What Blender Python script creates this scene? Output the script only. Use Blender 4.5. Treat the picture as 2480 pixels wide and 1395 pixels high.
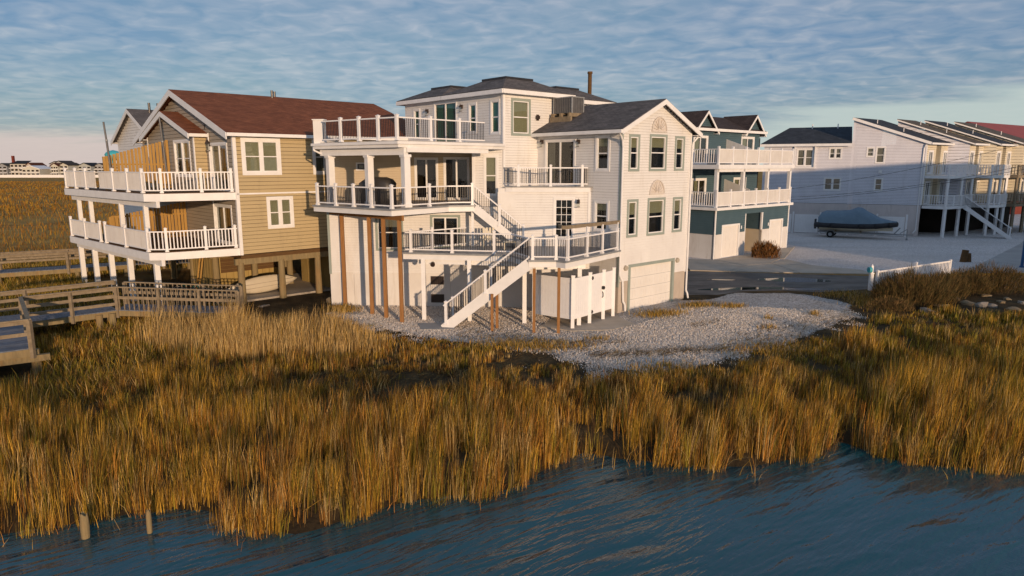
import bpy, bmesh, math, random
import numpy as np
from mathutils import Vector, Matrix, noise as mnoise

for o in list(bpy.data.objects): bpy.data.objects.remove(o)
SC = bpy.context.scene
COL = SC.collection
R = math.radians
random.seed(7); RNG = np.random.default_rng(11)

# ------------------------------------------------------------------ camera
FPX, CX, CY, HY, CAMH = 1640.0, 1240.0, 697.5, 400.0, 7.0
PITCH = math.atan((CY-HY)/FPX)
cam = bpy.data.cameras.new('Camera'); camo = bpy.data.objects.new('Camera', cam); COL.objects.link(camo)
cam.sensor_width = 36.0; cam.lens = FPX/2480*36.0; cam.clip_end = 6000; cam.clip_start = 0.3
camo.location = (0, 0, CAMH); camo.rotation_euler = (math.pi/2-PITCH, 0, 0)
SC.camera = camo
SC.render.engine = 'CYCLES'
SC.render.resolution_x = 1024; SC.render.resolution_y = 576
SC.view_settings.view_transform = 'Standard'; SC.view_settings.look = 'None'
SC.view_settings.gamma = 1.0; SC.view_settings.use_curve_mapping = False
SC.view_settings.exposure = 0.52
SC.cycles.max_bounces = 6; SC.cycles.transparent_max_bounces = 8

# ------------------------------------------------------------------ sun and sky
SUN_EL, SUN_B = 6.2, -22.4            # degrees; light travels towards this bearing (from +Y, clockwise)
sl = bpy.data.lights.new('Sun', 'SUN'); sl.energy = 2.4; sl.angle = R(0.7); sl.color = (1.0, 0.70, 0.45)
so = bpy.data.objects.new('Sun', sl); COL.objects.link(so)
b = R(SUN_B); ldir = Vector((math.sin(b)*math.cos(R(SUN_EL)), math.cos(b)*math.cos(R(SUN_EL)), -math.sin(R(SUN_EL))))
so.rotation_euler = ldir.to_track_quat('-Z', 'Y').to_euler(); so.location = (20, -40, 30)

w = bpy.data.worlds.new('World'); SC.world = w; w.use_nodes = True
nt = w.node_tree; N = nt.nodes; L = nt.links; N.clear()
def nd(tree, typ, **kw):
    n = tree.nodes.new(typ)
    for k, v_ in kw.items(): setattr(n, k, v_)
    return n
out = nd(nt, 'ShaderNodeOutputWorld'); bg = nd(nt, 'ShaderNodeBackground'); bg.inputs[1].default_value = 1.0
sky = nd(nt, 'ShaderNodeTexSky', sky_type='NISHITA'); sky.sun_disc = False
sky.sun_elevation = R(SUN_EL); sky.sun_rotation = R(SUN_B+180)     # sun stands opposite the way its light travels
sky.air_density = 1.0; sky.dust_density = 0.6; sky.ozone_density = 2.0
def math_n(tree, op, a, b_=None, clamp=False):
    n = tree.nodes.new('ShaderNodeMath'); n.operation = op; n.use_clamp = clamp
    for i, q in enumerate((a, b_)):
        if q is None: continue
        if isinstance(q, (int, float)): n.inputs[i].default_value = q
        else: tree.links.new(q, n.inputs[i])
    return n.outputs[0]
def mix_n(tree, fac, a, b_, blend='MIX'):
    n = tree.nodes.new('ShaderNodeMix'); n.data_type = 'RGBA'; n.blend_type = blend
    for idx, q in ((0, fac), (6, a), (7, b_)):
        if isinstance(q, (int, float)): n.inputs[idx].default_value = q
        elif isinstance(q, tuple): n.inputs[idx].default_value = q if len(q) == 4 else (*q, 1)
        else: tree.links.new(q, n.inputs[idx])
    return n.outputs[2]
def ramp_n(tree, fac, stops, interp='LINEAR'):
    n = tree.nodes.new('ShaderNodeValToRGB'); cr = n.color_ramp; cr.interpolation = interp
    while len(cr.elements) > 1: cr.elements.remove(cr.elements[-1])
    for i, (p_, c) in enumerate(stops):
        e = cr.elements[0] if i == 0 else cr.elements.new(p_)
        e.position = p_; e.color = c if len(c) == 4 else (*c, 1)
    tree.links.new(fac, n.inputs[0]); return n.outputs[0]
SKY_STRENGTH = 0.15
skyc = mix_n(nt, 1.0, sky.outputs[0], (SKY_STRENGTH,)*3, 'MULTIPLY')
tc = nd(nt, 'ShaderNodeTexCoord'); sep = nd(nt, 'ShaderNodeSeparateXYZ'); L.new(tc.outputs['Generated'], sep.inputs[0])
zz = math_n(nt, 'MAXIMUM', sep.outputs[2], 0.0)
den = math_n(nt, 'ADD', zz, 0.10)
cxy = nd(nt, 'ShaderNodeCombineXYZ'); L.new(math_n(nt, 'DIVIDE', sep.outputs[0], den), cxy.inputs[0]); L.new(math_n(nt, 'DIVIDE', sep.outputs[1], den), cxy.inputs[1])
def noise_w(vec, scale, detail=4, rough=.55, dist=0.0, rot=0.0, sc=(1, 1, 1)):
    m = nd(nt, 'ShaderNodeMapping'); m.inputs['Scale'].default_value = sc; m.inputs['Rotation'].default_value = (0, 0, rot); L.new(vec, m.inputs[0])
    n = nd(nt, 'ShaderNodeTexNoise'); n.inputs['Scale'].default_value = scale; n.inputs['Detail'].default_value = detail
    n.inputs['Roughness'].default_value = rough; n.inputs['Distortion'].default_value = dist; L.new(m.outputs[0], n.inputs['Vector']); return n.outputs[0]
cells = noise_w(cxy.outputs[0], 6.0, 3, .5, .5, R(20), (1.0, 1.1, 1))
patch = noise_w(cxy.outputs[0], .9, 4, .55, .3, R(15), (.8, 1.0, 1))
wide = noise_w(cxy.outputs[0], .45, 3, .5, .2, R(60), (1, 1, 1))
cov = math_n(nt, 'ADD', math_n(nt, 'MULTIPLY', cells, .75), math_n(nt, 'MULTIPLY', patch, .45))
cmask = ramp_n(nt, cov, [(.46, (0, 0, 0)), (.64, (.38,)*3), (.84, (1, 1, 1))])
# the deck of cloud is grey-blue seen from below, its sunward cells pale
under = mix_n(nt, ramp_n(nt, wide, [(.35, (0, 0, 0)), (.65, (1, 1, 1))]), (.080, .147, .272), (.110, .178, .264))
cloudc = mix_n(nt, cmask, under, (.30, .31, .365))
elev_fade = ramp_n(nt, zz, [(0, (.6,)*3), (.06, (.78,)*3), (.2, (.82,)*3)])
col1 = mix_n(nt, elev_fade, skyc, cloudc)
# clear band under the cloud deck, pinkish, with thin pale bars above it
bars = noise_w(cxy.outputs[0], .55, 3, .5, .15, R(4), (.25, 1.6, 1))
xr = math_n(nt, 'MULTIPLY', math_n(nt, 'MAXIMUM', sep.outputs[0], 0.0), .085)
top_ = math_n(nt, 'ADD', .036, math_n(nt, 'ADD', xr, math_n(nt, 'MULTIPLY', math_n(nt, 'SUBTRACT', bars, .5), .075)))
edge_s = math_n(nt, 'MULTIPLY', math_n(nt, 'SUBTRACT', top_, zz), 60.0)
band = math_n(nt, 'ADD', edge_s, .5, True)
bcol = mix_n(nt, math_n(nt, 'MULTIPLY', math_n(nt, 'ADD', sep.outputs[0], .35), 1.6, True), (.47, .395, .37), (.37, .43, .41))
col2 = mix_n(nt, math_n(nt, 'MULTIPLY', band, .85), col1, bcol)
L.new(col2, bg.inputs[0]); L.new(bg.outputs[0], out.inputs[0])

# ------------------------------------------------------------------ pixels to points (a direction only; the plane gives the distance)
def ray(x, y):
    a = x-CX; b_ = -(y-CY)
    return np.array([a, FPX*math.cos(PITCH)+b_*math.sin(PITCH), -FPX*math.sin(PITCH)+b_*math.cos(PITCH)])
def G(x, y, z=0.0):
    r = ray(x, y); t = (z-CAMH)/r[2]; return np.array([t*r[0], t*r[1], z])
def PL(x, y, P, d):
    r = ray(x, y); n = np.array([-d[1], d[0]]); t = (np.array(P[:2])@n)/(r[:2]@n); return np.array([0, 0, CAMH])+t*r
def g2(x, y, z=0.0):
    p_ = G(x, y, z); return (float(p_[0]), float(p_[1]))
def bear(a): a = R(a); return np.array([math.sin(a), math.cos(a)])

# ------------------------------------------------------------------ materials
MATS = {}
def principled(name, rough=.6, spec=.4):
    m = bpy.data.materials.new(name); m.use_nodes = True; t = m.node_tree
    b_ = t.nodes['Principled BSDF']; b_.inputs['Roughness'].default_value = rough
    b_.inputs['Specular IOR Level'].default_value = spec
    MATS[name] = m; return m, t, b_
def tnoise(t, scale, detail=4, rough=.6, dist=0, coord='Object', sc=(1, 1, 1), vec=None):
    mp = t.nodes.new('ShaderNodeMapping'); mp.inputs['Scale'].default_value = sc
    if vec is None:
        c = t.nodes.new('ShaderNodeTexCoord'); vec = c.outputs[coord]
    t.links.new(vec, mp.inputs[0])
    n = t.nodes.new('ShaderNodeTexNoise'); n.inputs['Scale'].default_value = scale; n.inputs['Detail'].default_value = detail
    n.inputs['Roughness'].default_value = rough; n.inputs['Distortion'].default_value = dist; t.links.new(mp.outputs[0], n.inputs['Vector'])
    return n.outputs[0]
def bump(t, b_, h, strength=.3, dist=.02):
    n = t.nodes.new('ShaderNodeBump'); n.inputs['Strength'].default_value = strength; n.inputs['Distance'].default_value = dist
    t.links.new(h, n.inputs['Height']); t.links.new(n.outputs[0], b_.inputs['Normal'])
def geo_pos(t):
    return t.nodes.new('ShaderNodeNewGeometry').outputs['Position']
def simple(name, c, c2=None, rough=.6, spec=.35, scale=1.5, sc=(1, 1, 1), bs=0, bscale=30, detail=5, dirt=None):
    m, t, b_ = principled(name, rough, spec)
    c2 = c2 or tuple(q*.86 for q in c)
    pos = geo_pos(t)
    f = ramp_n(t, tnoise(t, scale, detail, .6, 0, sc=sc, vec=pos), [(.3, (0, 0, 0)), (.7, (1, 1, 1))])
    col = mix_n(t, f, c, c2)
    if dirt:                                  # weather stains with a shape of their own, streaked down the face
        d = ramp_n(t, tnoise(t, 1.1, 6, .7, .4, sc=(2.2, 2.2, .35), vec=pos), [(.52, (0, 0, 0)), (.75, (.55,)*3)])
        col = mix_n(t, d, col, dirt)
    t.links.new(col, b_.inputs['Base Color'])
    if bs: bump(t, b_, tnoise(t, bscale, 3, .6, 0, sc=sc, vec=pos), bs, .01)
    return m
simple('vinyl_white', (.80, .785, .76), (.72, .70, .68), .5, .3, .8, dirt=(.60, .56, .50))
simple('trim_white', (.86, .85, .84), (.76, .75, .74), .45, .35, 2.0)
simple('rail_white', (.86, .85, .85), (.81, .80, .80), .4, .4, 3.0)
simple('panel_white', (.76, .74, .71), (.66, .63, .60), .6, .3, .7, dirt=(.50, .45, .38))
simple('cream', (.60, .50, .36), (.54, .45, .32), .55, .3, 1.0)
simple('sage', (.32, .37, .335), (.275, .32, .29), .5, .3, 2)
simple('tan_siding', (.50, .395, .225), (.455, .36, .205), .6, .25, 1.2, sc=(.4, .4, 3), bs=.15, bscale=14, dirt=(.35, .275, .165))
simple('tan_shaded', (.40, .34, .27), (.35, .30, .23), .6, .25, 1.2, sc=(.4, .4, 3), bs=.15, bscale=14)  # same tan siding, greyer: the front's weaker sunlight is put into the colour
simple('teal_siding', (.075, .125, .15), (.06, .105, .13), .55, .3, 1.2)
simple('row_siding', (.74, .74, .80), (.66, .66, .72), .55, .3, .9, dirt=(.58, .58, .62))
simple('row_cream', (.74, .67, .52), (.66, .59, .45), .55, .3, .9)
simple('stucco', (.52, .45, .38), (.44, .38, .32), .85, .15, 1.6, bs=.3, bscale=40, dirt=(.30, .25, .20))
simple('stucco_pink', (.70, .63, .60), (.60, .54, .52), .85, .15, 1.0, bs=.3, bscale=40, dirt=(.38, .33, .30))
simple('concrete', (.50, .44, .36), (.39, .34, .275), .85, .2, .9, bs=.25, bscale=25, dirt=None)
simple('concrete_grey', (.42, .405, .38), (.33, .315, .30), .85, .2, .6, bs=.25, bscale=25)
simple('wood_new', (.34, .17, .065), (.24, .115, .04), .7, .2, 3, sc=(6, 6, .5), bs=.25, bscale=12)
simple('wood_screen', (.48, .29, .085), (.35, .20, .055), .7, .2, 2.5, sc=(7, 7, .5), bs=.25, bscale=12)
simple('wood_grey', (.30, .24, .165), (.19, .15, .10), .85, .15, 3, sc=(2, 2, 2), bs=.4, bscale=18)
simple('wood_plank', (.21, .23, .27), (.13, .14, .16), .85, .15, 5, sc=(1, 1, 1), bs=.4, bscale=22)
simple('wood_pile', (.30, .23, .12), (.20, .155, .085), .85, .15, 2.0, sc=(4, 4, .6), bs=.45, bscale=12, dirt=(.34, .17, .05))
simple('plywood', (.42, .30, .11), (.34, .235, .08), .7, .2, 1.4, sc=(3, 3, .7), bs=.15, bscale=10)
simple('board_dark', (.14, .075, .03), (.09, .05, .02), .75, .2, 3, sc=(1, 1, 8))
simple('black_metal', (.018, .016, .018), (.03, .026, .026), .4, .5, 4)
simple('bronze', (.045, .028, .022), (.03, .02, .016), .4, .5, 6)
simple('steel', (.13, .13, .135), (.09, .09, .095), .45, .5, 5)
simple('galv', (.30, .31, .32), (.22, .23, .24), .4, .5, 5)
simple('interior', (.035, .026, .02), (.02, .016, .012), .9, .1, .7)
simple('blind', (.42, .40, .27), (.36, .34, .22), .7, .2, 3, sc=(6, 6, 1))
simple('curtain', (.34, .32, .27), (.20, .18, .15), .8, .1, 9, sc=(3, 3, .02))
simple('curtain_teal', (.10, .33, .28), (.06, .22, .19), .8, .1, 9, sc=(3, 3, .02))
simple('garage_white', (.80, .77, .73), (.74, .71, .67), .5, .35, 1.2)
simple('tarp', (.035, .032, .030), (.05, .045, .04), .38, .5, 3, bs=.5, bscale=5)
simple('kayak', (.62, .55, .42), (.55, .48, .36), .4, .4, 1.5)
simple('tube_black', (.02, .02, .024), (.03, .03, .034), .5, .4, 4)
simple('cover_blue', (.19, .27, .34), (.15, .22, .28), .75, .2, 2.2, bs=.4, bscale=4)
simple('hull', (.66, .58, .42), (.56, .49, .36), .35, .5, 2)
simple('tyre', (.015, .015, .016), (.022, .022, .022), .8, .2, 8)
simple('turquoise', (.06, .42, .48), (.05, .36, .42), .45, .4, .2)
simple('blue_paint', (.02, .10, .26), (.018, .085, .22), .45, .4, 3)
simple('yellow_paint', (.50, .32, .03), (.38, .24, .03), .7, .3, 3)
simple('rock', (.30, .23, .14), (.19, .145, .09), .9, .15, 3, bs=.6, bscale=9)
simple('rock_pale', (.36, .31, .25), (.24, .205, .165), .9, .15, 3, bs=.6, bscale=9)
simple('chrome', (.55, .55, .55), None, .25, .8, 3)
simple('bike_teal', (.02, .16, .13), None, .35, .6, 3)
simple('plaster_white', (.70, .66, .62), (.56, .50, .44), .8, .2, 14, bs=.4, bscale=40)
simple('sand_vent', (.46, .41, .33), None, .7, .3, 4)
simple('roof_red', (.34, .075, .055), (.28, .06, .045), .6, .3, .4)
simple('brick_red', (.20, .045, .03), (.16, .035, .025), .8, .2, 1)
for i_, c_ in enumerate([(.55, .52, .46), (.44, .46, .44), (.50, .44, .38), (.36, .36, .36), (.58, .56, .48), (.30, .31, .33)]):
    simple('far_%d' % i_, c_, None, .7, .2, .05)
def shingle(name, c1, c2, c3):
    m, t, b_ = principled(name, .85, .15)
    tcn = t.nodes.new('ShaderNodeTexCoord')
    br = t.nodes.new('ShaderNodeTexBrick'); br.inputs['Scale'].default_value = 1.0; br.inputs['Brick Width'].default_value = .32; br.inputs['Row Height'].default_value = .14
    br.inputs['Mortar Size'].default_value = .008; br.inputs['Color1'].default_value = (*c1, 1); br.inputs['Color2'].default_value = (*c2, 1); br.inputs['Mortar'].default_value = (*c3, 1)
    t.links.new(tcn.outputs['UV'], br.inputs['Vector'])
    n = ramp_n(t, tnoise(t, 1.7, 5, .65, vec=geo_pos(t)), [(.3, (.72,)*3), (.7, (1.15,)*3)])
    c = mix_n(t, 1.0, br.outputs['Color'], n, 'MULTIPLY'); t.links.new(c, b_.inputs['Base Color'])
    bump(t, b_, br.outputs['Fac'], .4, .012); return m
shingle('shingle_grey', (.175, .155, .145), (.115, .105, .10), (.06, .055, .05))
shingle('shingle_red', (.29, .105, .050), (.205, .072, .034), (.11, .037, .019))
shingle('shingle_blue', (.060, .070, .085), (.042, .050, .062), (.025, .028, .034))
shingle('shingle_brown', (.085, .062, .055), (.058, .043, .04), (.03, .022, .02))
shingle('shingle_tan', (.15, .13, .105), (.11, .095, .08), (.06, .05, .04))
# window glass: clear, reflecting by Fresnel
m = bpy.data.materials.new('glass'); m.use_nodes = True; t = m.node_tree; t.nodes.clear(); MATS['glass'] = m
o_ = t.nodes.new('ShaderNodeOutputMaterial'); tr = t.nodes.new('ShaderNodeBsdfTransparent'); tr.inputs[0].default_value = (.82, .84, .82, 1)
gl = t.nodes.new('ShaderNodeBsdfGlossy'); gl.inputs['Roughness'].default_value = .02; lw = t.nodes.new('ShaderNodeLayerWeight'); lw.inputs[0].default_value = .5
bn = t.nodes.new('ShaderNodeBump'); bn.inputs['Strength'].default_value = .05; t.links.new(tnoise(t, 1.3, 2, vec=geo_pos(t)), bn.inputs['Height']); t.links.new(bn.outputs[0], gl.inputs['Normal'])
fc_ = math_n(t, 'ADD', math_n(t, 'MULTIPLY', math_n(t, 'POWER', lw.outputs['Facing'], 3.5), .75), .045)
mx = t.nodes.new('ShaderNodeMixShader'); t.links.new(fc_, mx.inputs[0]); t.links.new(tr.outputs[0], mx.inputs[1]); t.links.new(gl.outputs[0], mx.inputs[2]); t.links.new(mx.outputs[0], o_.inputs[0])

# ------------------------------------------------------------------ mesh builder
class MB:
    def __init__(s): s.v = []; s.f = []
    def hexa(s, p):
        i = len(s.v); s.v += [tuple(map(float, q)) for q in p]
        s.f += [(i, i+3, i+2, i+1), (i+4, i+5, i+6, i+7), (i, i+1, i+5, i+4), (i+1, i+2, i+6, i+5), (i+2, i+3, i+7, i+6), (i+3, i, i+4, i+7)]
        return s
    def box(s, x0, x1, y0, y1, z0, z1):
        return s.hexa([(x0, y0, z0), (x1, y0, z0), (x1, y1, z0), (x0, y1, z0), (x0, y0, z1), (x1, y0, z1), (x1, y1, z1), (x0, y1, z1)])
    def fb(s, fr, s0, s1, n0, n1, z0, z1):
        """box in a wall frame: s along the wall, n outwards"""
        ox, oy, dx, dy = fr; nx, ny = dy, -dx
        P = lambda a, c, z: (ox+dx*a+nx*c, oy+dy*a+ny*c, z)
        return s.hexa([P(s0, n1, z0), P(s1, n1, z0), P(s1, n0, z0), P(s0, n0, z0), P(s0, n1, z1), P(s1, n1, z1), P(s1, n0, z1), P(s0, n0, z1)])
    def prism(s, poly, z0, z1):
        a = sum(poly[i][0]*poly[(i+1) % len(poly)][1]-poly[(i+1) % len(poly)][0]*poly[i][1] for i in range(len(poly)))
        if a < 0: poly = poly[::-1]
        i = len(s.v); n = len(poly)
        s.v += [(float(x), float(y), float(z0)) for x, y in poly]+[(float(x), float(y), float(z1)) for x, y in poly]
        s.f.append(tuple(range(i+n-1, i-1, -1))); s.f.append(tuple(range(i+n, i+2*n)))
        for k in range(n): s.f.append((i+k, i+(k+1) % n, i+n+(k+1) % n, i+n+k))
        return s
    def beam(s, p0, p1, w, h):
        p0 = Vector(p0); p1 = Vector(p1); d = (p1-p0).normalized()
        side = d.cross(Vector((0, 0, 1)))
        side = Vector((1, 0, 0)) if side.length < 1e-4 else side.normalized()
        up = side.cross(d).normalized(); a = side*w/2; c = up*h/2
        return s.hexa([p0-a-c, p0+a-c, p1+a-c, p1-a-c, p0-a+c, p0+a+c, p1+a+c, p1-a+c])
    def cyl(s, p0, p1, r0, r1=None, n=10, cap=True):
        r1 = r0 if r1 is None else r1; p0 = Vector(p0); p1 = Vector(p1); d = (p1-p0).normalized()
        a = d.cross(Vector((0, 0, 1))); a = Vector((1, 0, 0)) if a.length < 1e-4 else a.normalized(); c = d.cross(a)
        i = len(s.v)
        for p_, r_ in ((p0, r0), (p1, r1)):
            for k in range(n):
                t_ = 2*math.pi*k/n; s.v.append(tuple(p_+a*(r_*math.cos(t_))+c*(r_*math.sin(t_))))
        for k in range(n): s.f.append((i+k, i+n+k, i+n+(k+1) % n, i+(k+1) % n))
        if cap: s.f.append(tuple(range(i, i+n))); s.f.append(tuple(range(i+2*n-1, i+n-1, -1)))
        return s
    def path(s, pts, r, n=6):
        for a, c in zip(pts[:-1], pts[1:]): s.cyl(a, c, r, r, n)
        return s
    def face(s, pts):
        i = len(s.v); s.v += [tuple(map(float, q)) for q in pts]; s.f.append(tuple(range(i, i+len(pts)))); return s
    def rings(s, rings_, cap=True):
        i = len(s.v); n = len(rings_[0])
        for r_ in rings_: s.v += [tuple(map(float, q)) for q in r_]
        for a in range(len(rings_)-1):
            for k in range(n): s.f.append((i+a*n+k, i+a*n+(k+1) % n, i+(a+1)*n+(k+1) % n, i+(a+1)*n+k))
        if cap: s.f.append(tuple(range(i+n-1, i-1, -1))); e = i+(len(rings_)-1)*n; s.f.append(tuple(range(e, e+n)))
        return s
    def mesh(s, name, mat, smooth=False):
        me = bpy.data.meshes.new(name); me.from_pydata(s.v, [], s.f); me.materials.append(MATS[mat])
        if smooth: me.polygons.foreach_set('use_smooth', [True]*len(me.polygons))
        me.update(); return me
    def build(s, name, mat, parent=None, kind=None, smooth=False):
        return link(name, s.mesh(name, mat, smooth), parent, kind)
ORG = {}
def link(name, me, parent=None, kind=None, loc=None, rz=0):
    o = bpy.data.objects.new(name, me); COL.objects.link(o)
    if parent is not None:
        o.parent = parent; r_ = parent
        while r_.parent is not None: r_ = r_.parent
        off = Vector(ORG.get(r_.name, (0, 0, 0))) if parent.parent is None else Vector((0, 0, 0))
        if loc is not None: o.location = Vector(loc)-off; o.rotation_euler.z = rz
        else: o.location = -off
    elif loc is not None: o.location = loc; o.rotation_euler.z = rz
    if kind: o['kind'] = kind
    return o
def thing(name, label, cat, loc=(0, 0, 0), rz=0, group=None, world=True):
    """Empty at the thing's base. world=True: its parts are given in world coordinates; else in its own frame"""
    o = bpy.data.objects.new(name, None); COL.objects.link(o); o.empty_display_size = .3
    o.location = loc; o.rotation_euler.z = rz; tag(o, label, cat, group)
    if world: ORG[o.name] = loc
    return o
def tag(o, label, cat, group=None):
    o['label'] = label; o['category'] = cat
    if group: o['group'] = group
    return o
def struct(o): o['kind'] = 'structure'; return o
def uv_roof(o, d, scale=1.0):
    """shingle UVs: along the eave (d) and up the slope, in metres"""
    me = o.data; uv = me.uv_layers.new(name='UVMap'); dx, dy = d
    for pl in me.polygons:
        n = pl.normal; e = Vector((dx, dy, 0))
        if abs(n.z) > .05:
            h = Vector((n.x, n.y, 0)); e = Vector((-h.y, h.x, 0)).normalized() if h.length > .05 else e
        up = n.cross(e)
        for li in pl.loop_indices:
            co = me.vertices[me.loops[li].vertex_index].co; uv.data[li].uv = (co.dot(e)*scale, co.dot(up)*scale)

# ------------------------------------------------------------------ building parts
def subtract(a, b_, holes):
    segs = [(a, b_)]
    for h0, h1 in holes:
        ns = []
        for s0, s1 in segs:
            if h1 <= s0 or h0 >= s1: ns.append((s0, s1)); continue
            if h0 > s0: ns.append((s0, h0))
            if h1 < s1: ns.append((h1, s1))
        segs = ns
    return [q for q in segs if q[1]-q[0] > .02]
def lap_courses(s0, s1, z0, z1, exp, openings=(), top=None):
    """boards of lap siding as (sa, sb, za, zb); openings are (s0,s1,z0,z1); top(z) -> (s0,s1) for a gable"""
    out_ = []; cuts = {round(z0, 4), round(z1, 4)}
    z = z0
    while z < z1-1e-4:
        ze = min(z+exp, z1); zs = [z]
        for o in openings:
            for q in (o[2], o[3]):
                if z+.004 < q < ze-.004: zs.append(q)
        zs = sorted(zs)+[ze]
        for za, zb in zip(zs[:-1], zs[1:]):
            zm = (za+zb)/2; a, b_ = (s0, s1) if top is None else top(zm)
            if b_-a < .03: continue
            holes = [(o[0], o[1]) for o in openings if o[2] <= zm <= o[3]]
            for sa, sb in subtract(a, b_, holes): out_.append((sa, sb, za, zb, z, ze))
        z = ze
    return out_
GAP = .05
def lap_board(mb, fr, sa, sb, za, zb, zc0, zc1, proud=.018):
    ox, oy, dx, dy = fr; nx, ny = dy, -dx
    if za <= zc0+1e-6: za = min(za+GAP*(zc1-zc0), zb-.002)      # the open shadow gap under each lap
    f0 = proud-(proud-.002)*(za-zc0)/(zc1-zc0); f1 = proud-(proud-.002)*(zb-zc0)/(zc1-zc0)
    P = lambda a, c, z: (ox+dx*a+nx*c, oy+dy*a+ny*c, z)
    return mb.hexa([P(sa, f0, za), P(sb, f0, za), P(sb, -.02, za), P(sa, -.02, za), P(sa, f1, zb), P(sb, f1, zb), P(sb, -.02, zb), P(sa, -.02, zb)])
def siding(parent, fr, s0, s1, z0, z1, exp, mat, openings=(), top=None, single=False, name='siding'):
    cs = lap_courses(s0, s1, z0, z1, exp, openings, top)
    if single:
        for c in cs: lap_board(MB(), fr, *c).build('siding_board', mat, parent)
    else:
        mb = MB()
        for c in cs: lap_board(mb, fr, *c)
        mb.build(name, mat, parent, 'stuff')
def frame_boards(mb, fr, s0, s1, z0, z1, wd, n0, n1, sill=0):
    mb.fb(fr, s0, s1, n0, n1, z1-wd, z1); mb.fb(fr, s0, s1, n0, n1+sill, z0, z0+wd)
    mb.fb(fr, s0, s0+wd, n0, n1, z0+wd, z1-wd); mb.fb(fr, s1-wd, s1, n0, n1, z0+wd, z1-wd)
    return mb
def window(parent, fr, s0, s1, z0, z1, trim=.10, tmat='trim_white', fmat='trim_white', style='dh', blind=.45, bmat='blind', name='window'):
    wn = frame_boards(MB(), fr, s0, s1, z0, z1, trim, -.02, .035).build(name, tmat, parent)
    a, b_, c, d = s0+trim, s1-trim, z0+trim, z1-trim
    units = [(a, b_)]
    if style == 'double': mid = (a+b_)/2; units = [(a, mid-.06), (mid+.06, b_)]; MB().fb(fr, mid-.06, mid+.06, -.03, .03, c, d).build('mullion', tmat, wn)
    f = MB()
    for (p, q) in units:
        frame_boards(f, fr, p, q, c, d, .05, -.07, .012)
        if style in ('dh', 'double'):
            m_ = (c+d)/2; f.fb(fr, p+.05, q-.05, -.06, -.005, m_-.025, m_+.025)
            for (e, g) in ((c+.05, m_-.025), (m_+.025, d-.05)): MB().fb(fr, p+.05, q-.05, -.05, -.042, e, g).build('pane', 'glass', wn)
        elif style == 'slider':
            m_ = (p+q)/2; f.fb(fr, m_-.04, m_+.04, -.06, .0, c+.05, d-.05)
            for (e, g) in ((p+.05, m_-.04), (m_+.04, q-.05)): MB().fb(fr, e, g, -.05, -.042, c+.05, d-.05).build('pane', 'glass', wn)
        elif style == 'french':
            f.fb(fr, p+.05, q-.05, -.06, -.01, c+.05, c+.35)
            nx_, nz_ = 3, 5; ws = (q-p-.1)/nx_; hs = (d-c-.4)/nz_
            for i in range(nx_):
                for k in range(nz_): MB().fb(fr, p+.05+i*ws+.012, p+.05+(i+1)*ws-.012, -.05, -.042, c+.35+k*hs+.012, c+.35+(k+1)*hs-.012).build('pane', 'glass', wn)
            for i in range(1, nx_): f.fb(fr, p+.05+i*ws-.012, p+.05+i*ws+.012, -.055, -.03, c+.35, d-.05)
            for k in range(1, nz_): f.fb(fr, p+.05, q-.05, -.056, -.031, c+.35+k*hs-.012, c+.35+k*hs+.012)
        else: MB().fb(fr, p+.05, q-.05, -.05, -.042, c+.05, d-.05).build('pane', 'glass', wn)
    f.build('frame', fmat, wn)
    if blind and style != 'slider': MB().fb(fr, a+.03, b_-.03, -.105, -.09, d-.05-(d-c)*blind, d-.03).build('blind', bmat, wn)
    if blind and style == 'slider':                 # a curtain drawn to one side
        e = a+(b_-a)*blind; cm = MB(); k = a+.05
        while k < e: cm.fb(fr, k, k+.05, -.14, -.11 if int(k/.05) % 2 else -.125, c+.06, d-.06); k += .05
        cm.build('curtain', bmat, wn)
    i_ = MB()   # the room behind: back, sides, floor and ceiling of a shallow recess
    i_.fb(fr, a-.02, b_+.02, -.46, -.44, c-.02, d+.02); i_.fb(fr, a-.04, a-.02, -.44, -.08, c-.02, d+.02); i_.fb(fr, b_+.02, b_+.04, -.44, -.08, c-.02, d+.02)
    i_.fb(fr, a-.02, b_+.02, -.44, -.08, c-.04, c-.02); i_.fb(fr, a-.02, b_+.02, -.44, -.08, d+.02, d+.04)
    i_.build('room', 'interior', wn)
    return wn
BAL = {}
def bal_mesh(h, sz, mat):
    k = (round(h, 3), round(sz, 3), mat)
    if k not in BAL: BAL[k] = MB().box(-sz/2, sz/2, -sz/2, sz/2, 0, h).mesh('baluster', mat)
    return BAL[k]
def post_mesh(h, sz, mat, cap=True, skirt=True):
    k = ('post', round(h, 2), sz, mat, cap)
    if k not in BAL:
        mb = MB().box(-sz/2, sz/2, -sz/2, sz/2, 0, h)
        if cap: c = sz/2+.018; mb.box(-c, c, -c, c, h, h+.025); mb.rings([[(-c*.8, -c*.8, h+.025), (c*.8, -c*.8, h+.025), (c*.8, c*.8, h+.025), (-c*.8, c*.8, h+.025)], [(-.01, -.01, h+.06), (.01, -.01, h+.06), (.01, .01, h+.06), (-.01, .01, h+.06)]])
        if skirt: c = sz/2+.02; mb.box(-c, c, -c, c, 0, .07)
        BAL[k] = mb.mesh('post', mat)
    return BAL[k]
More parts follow.
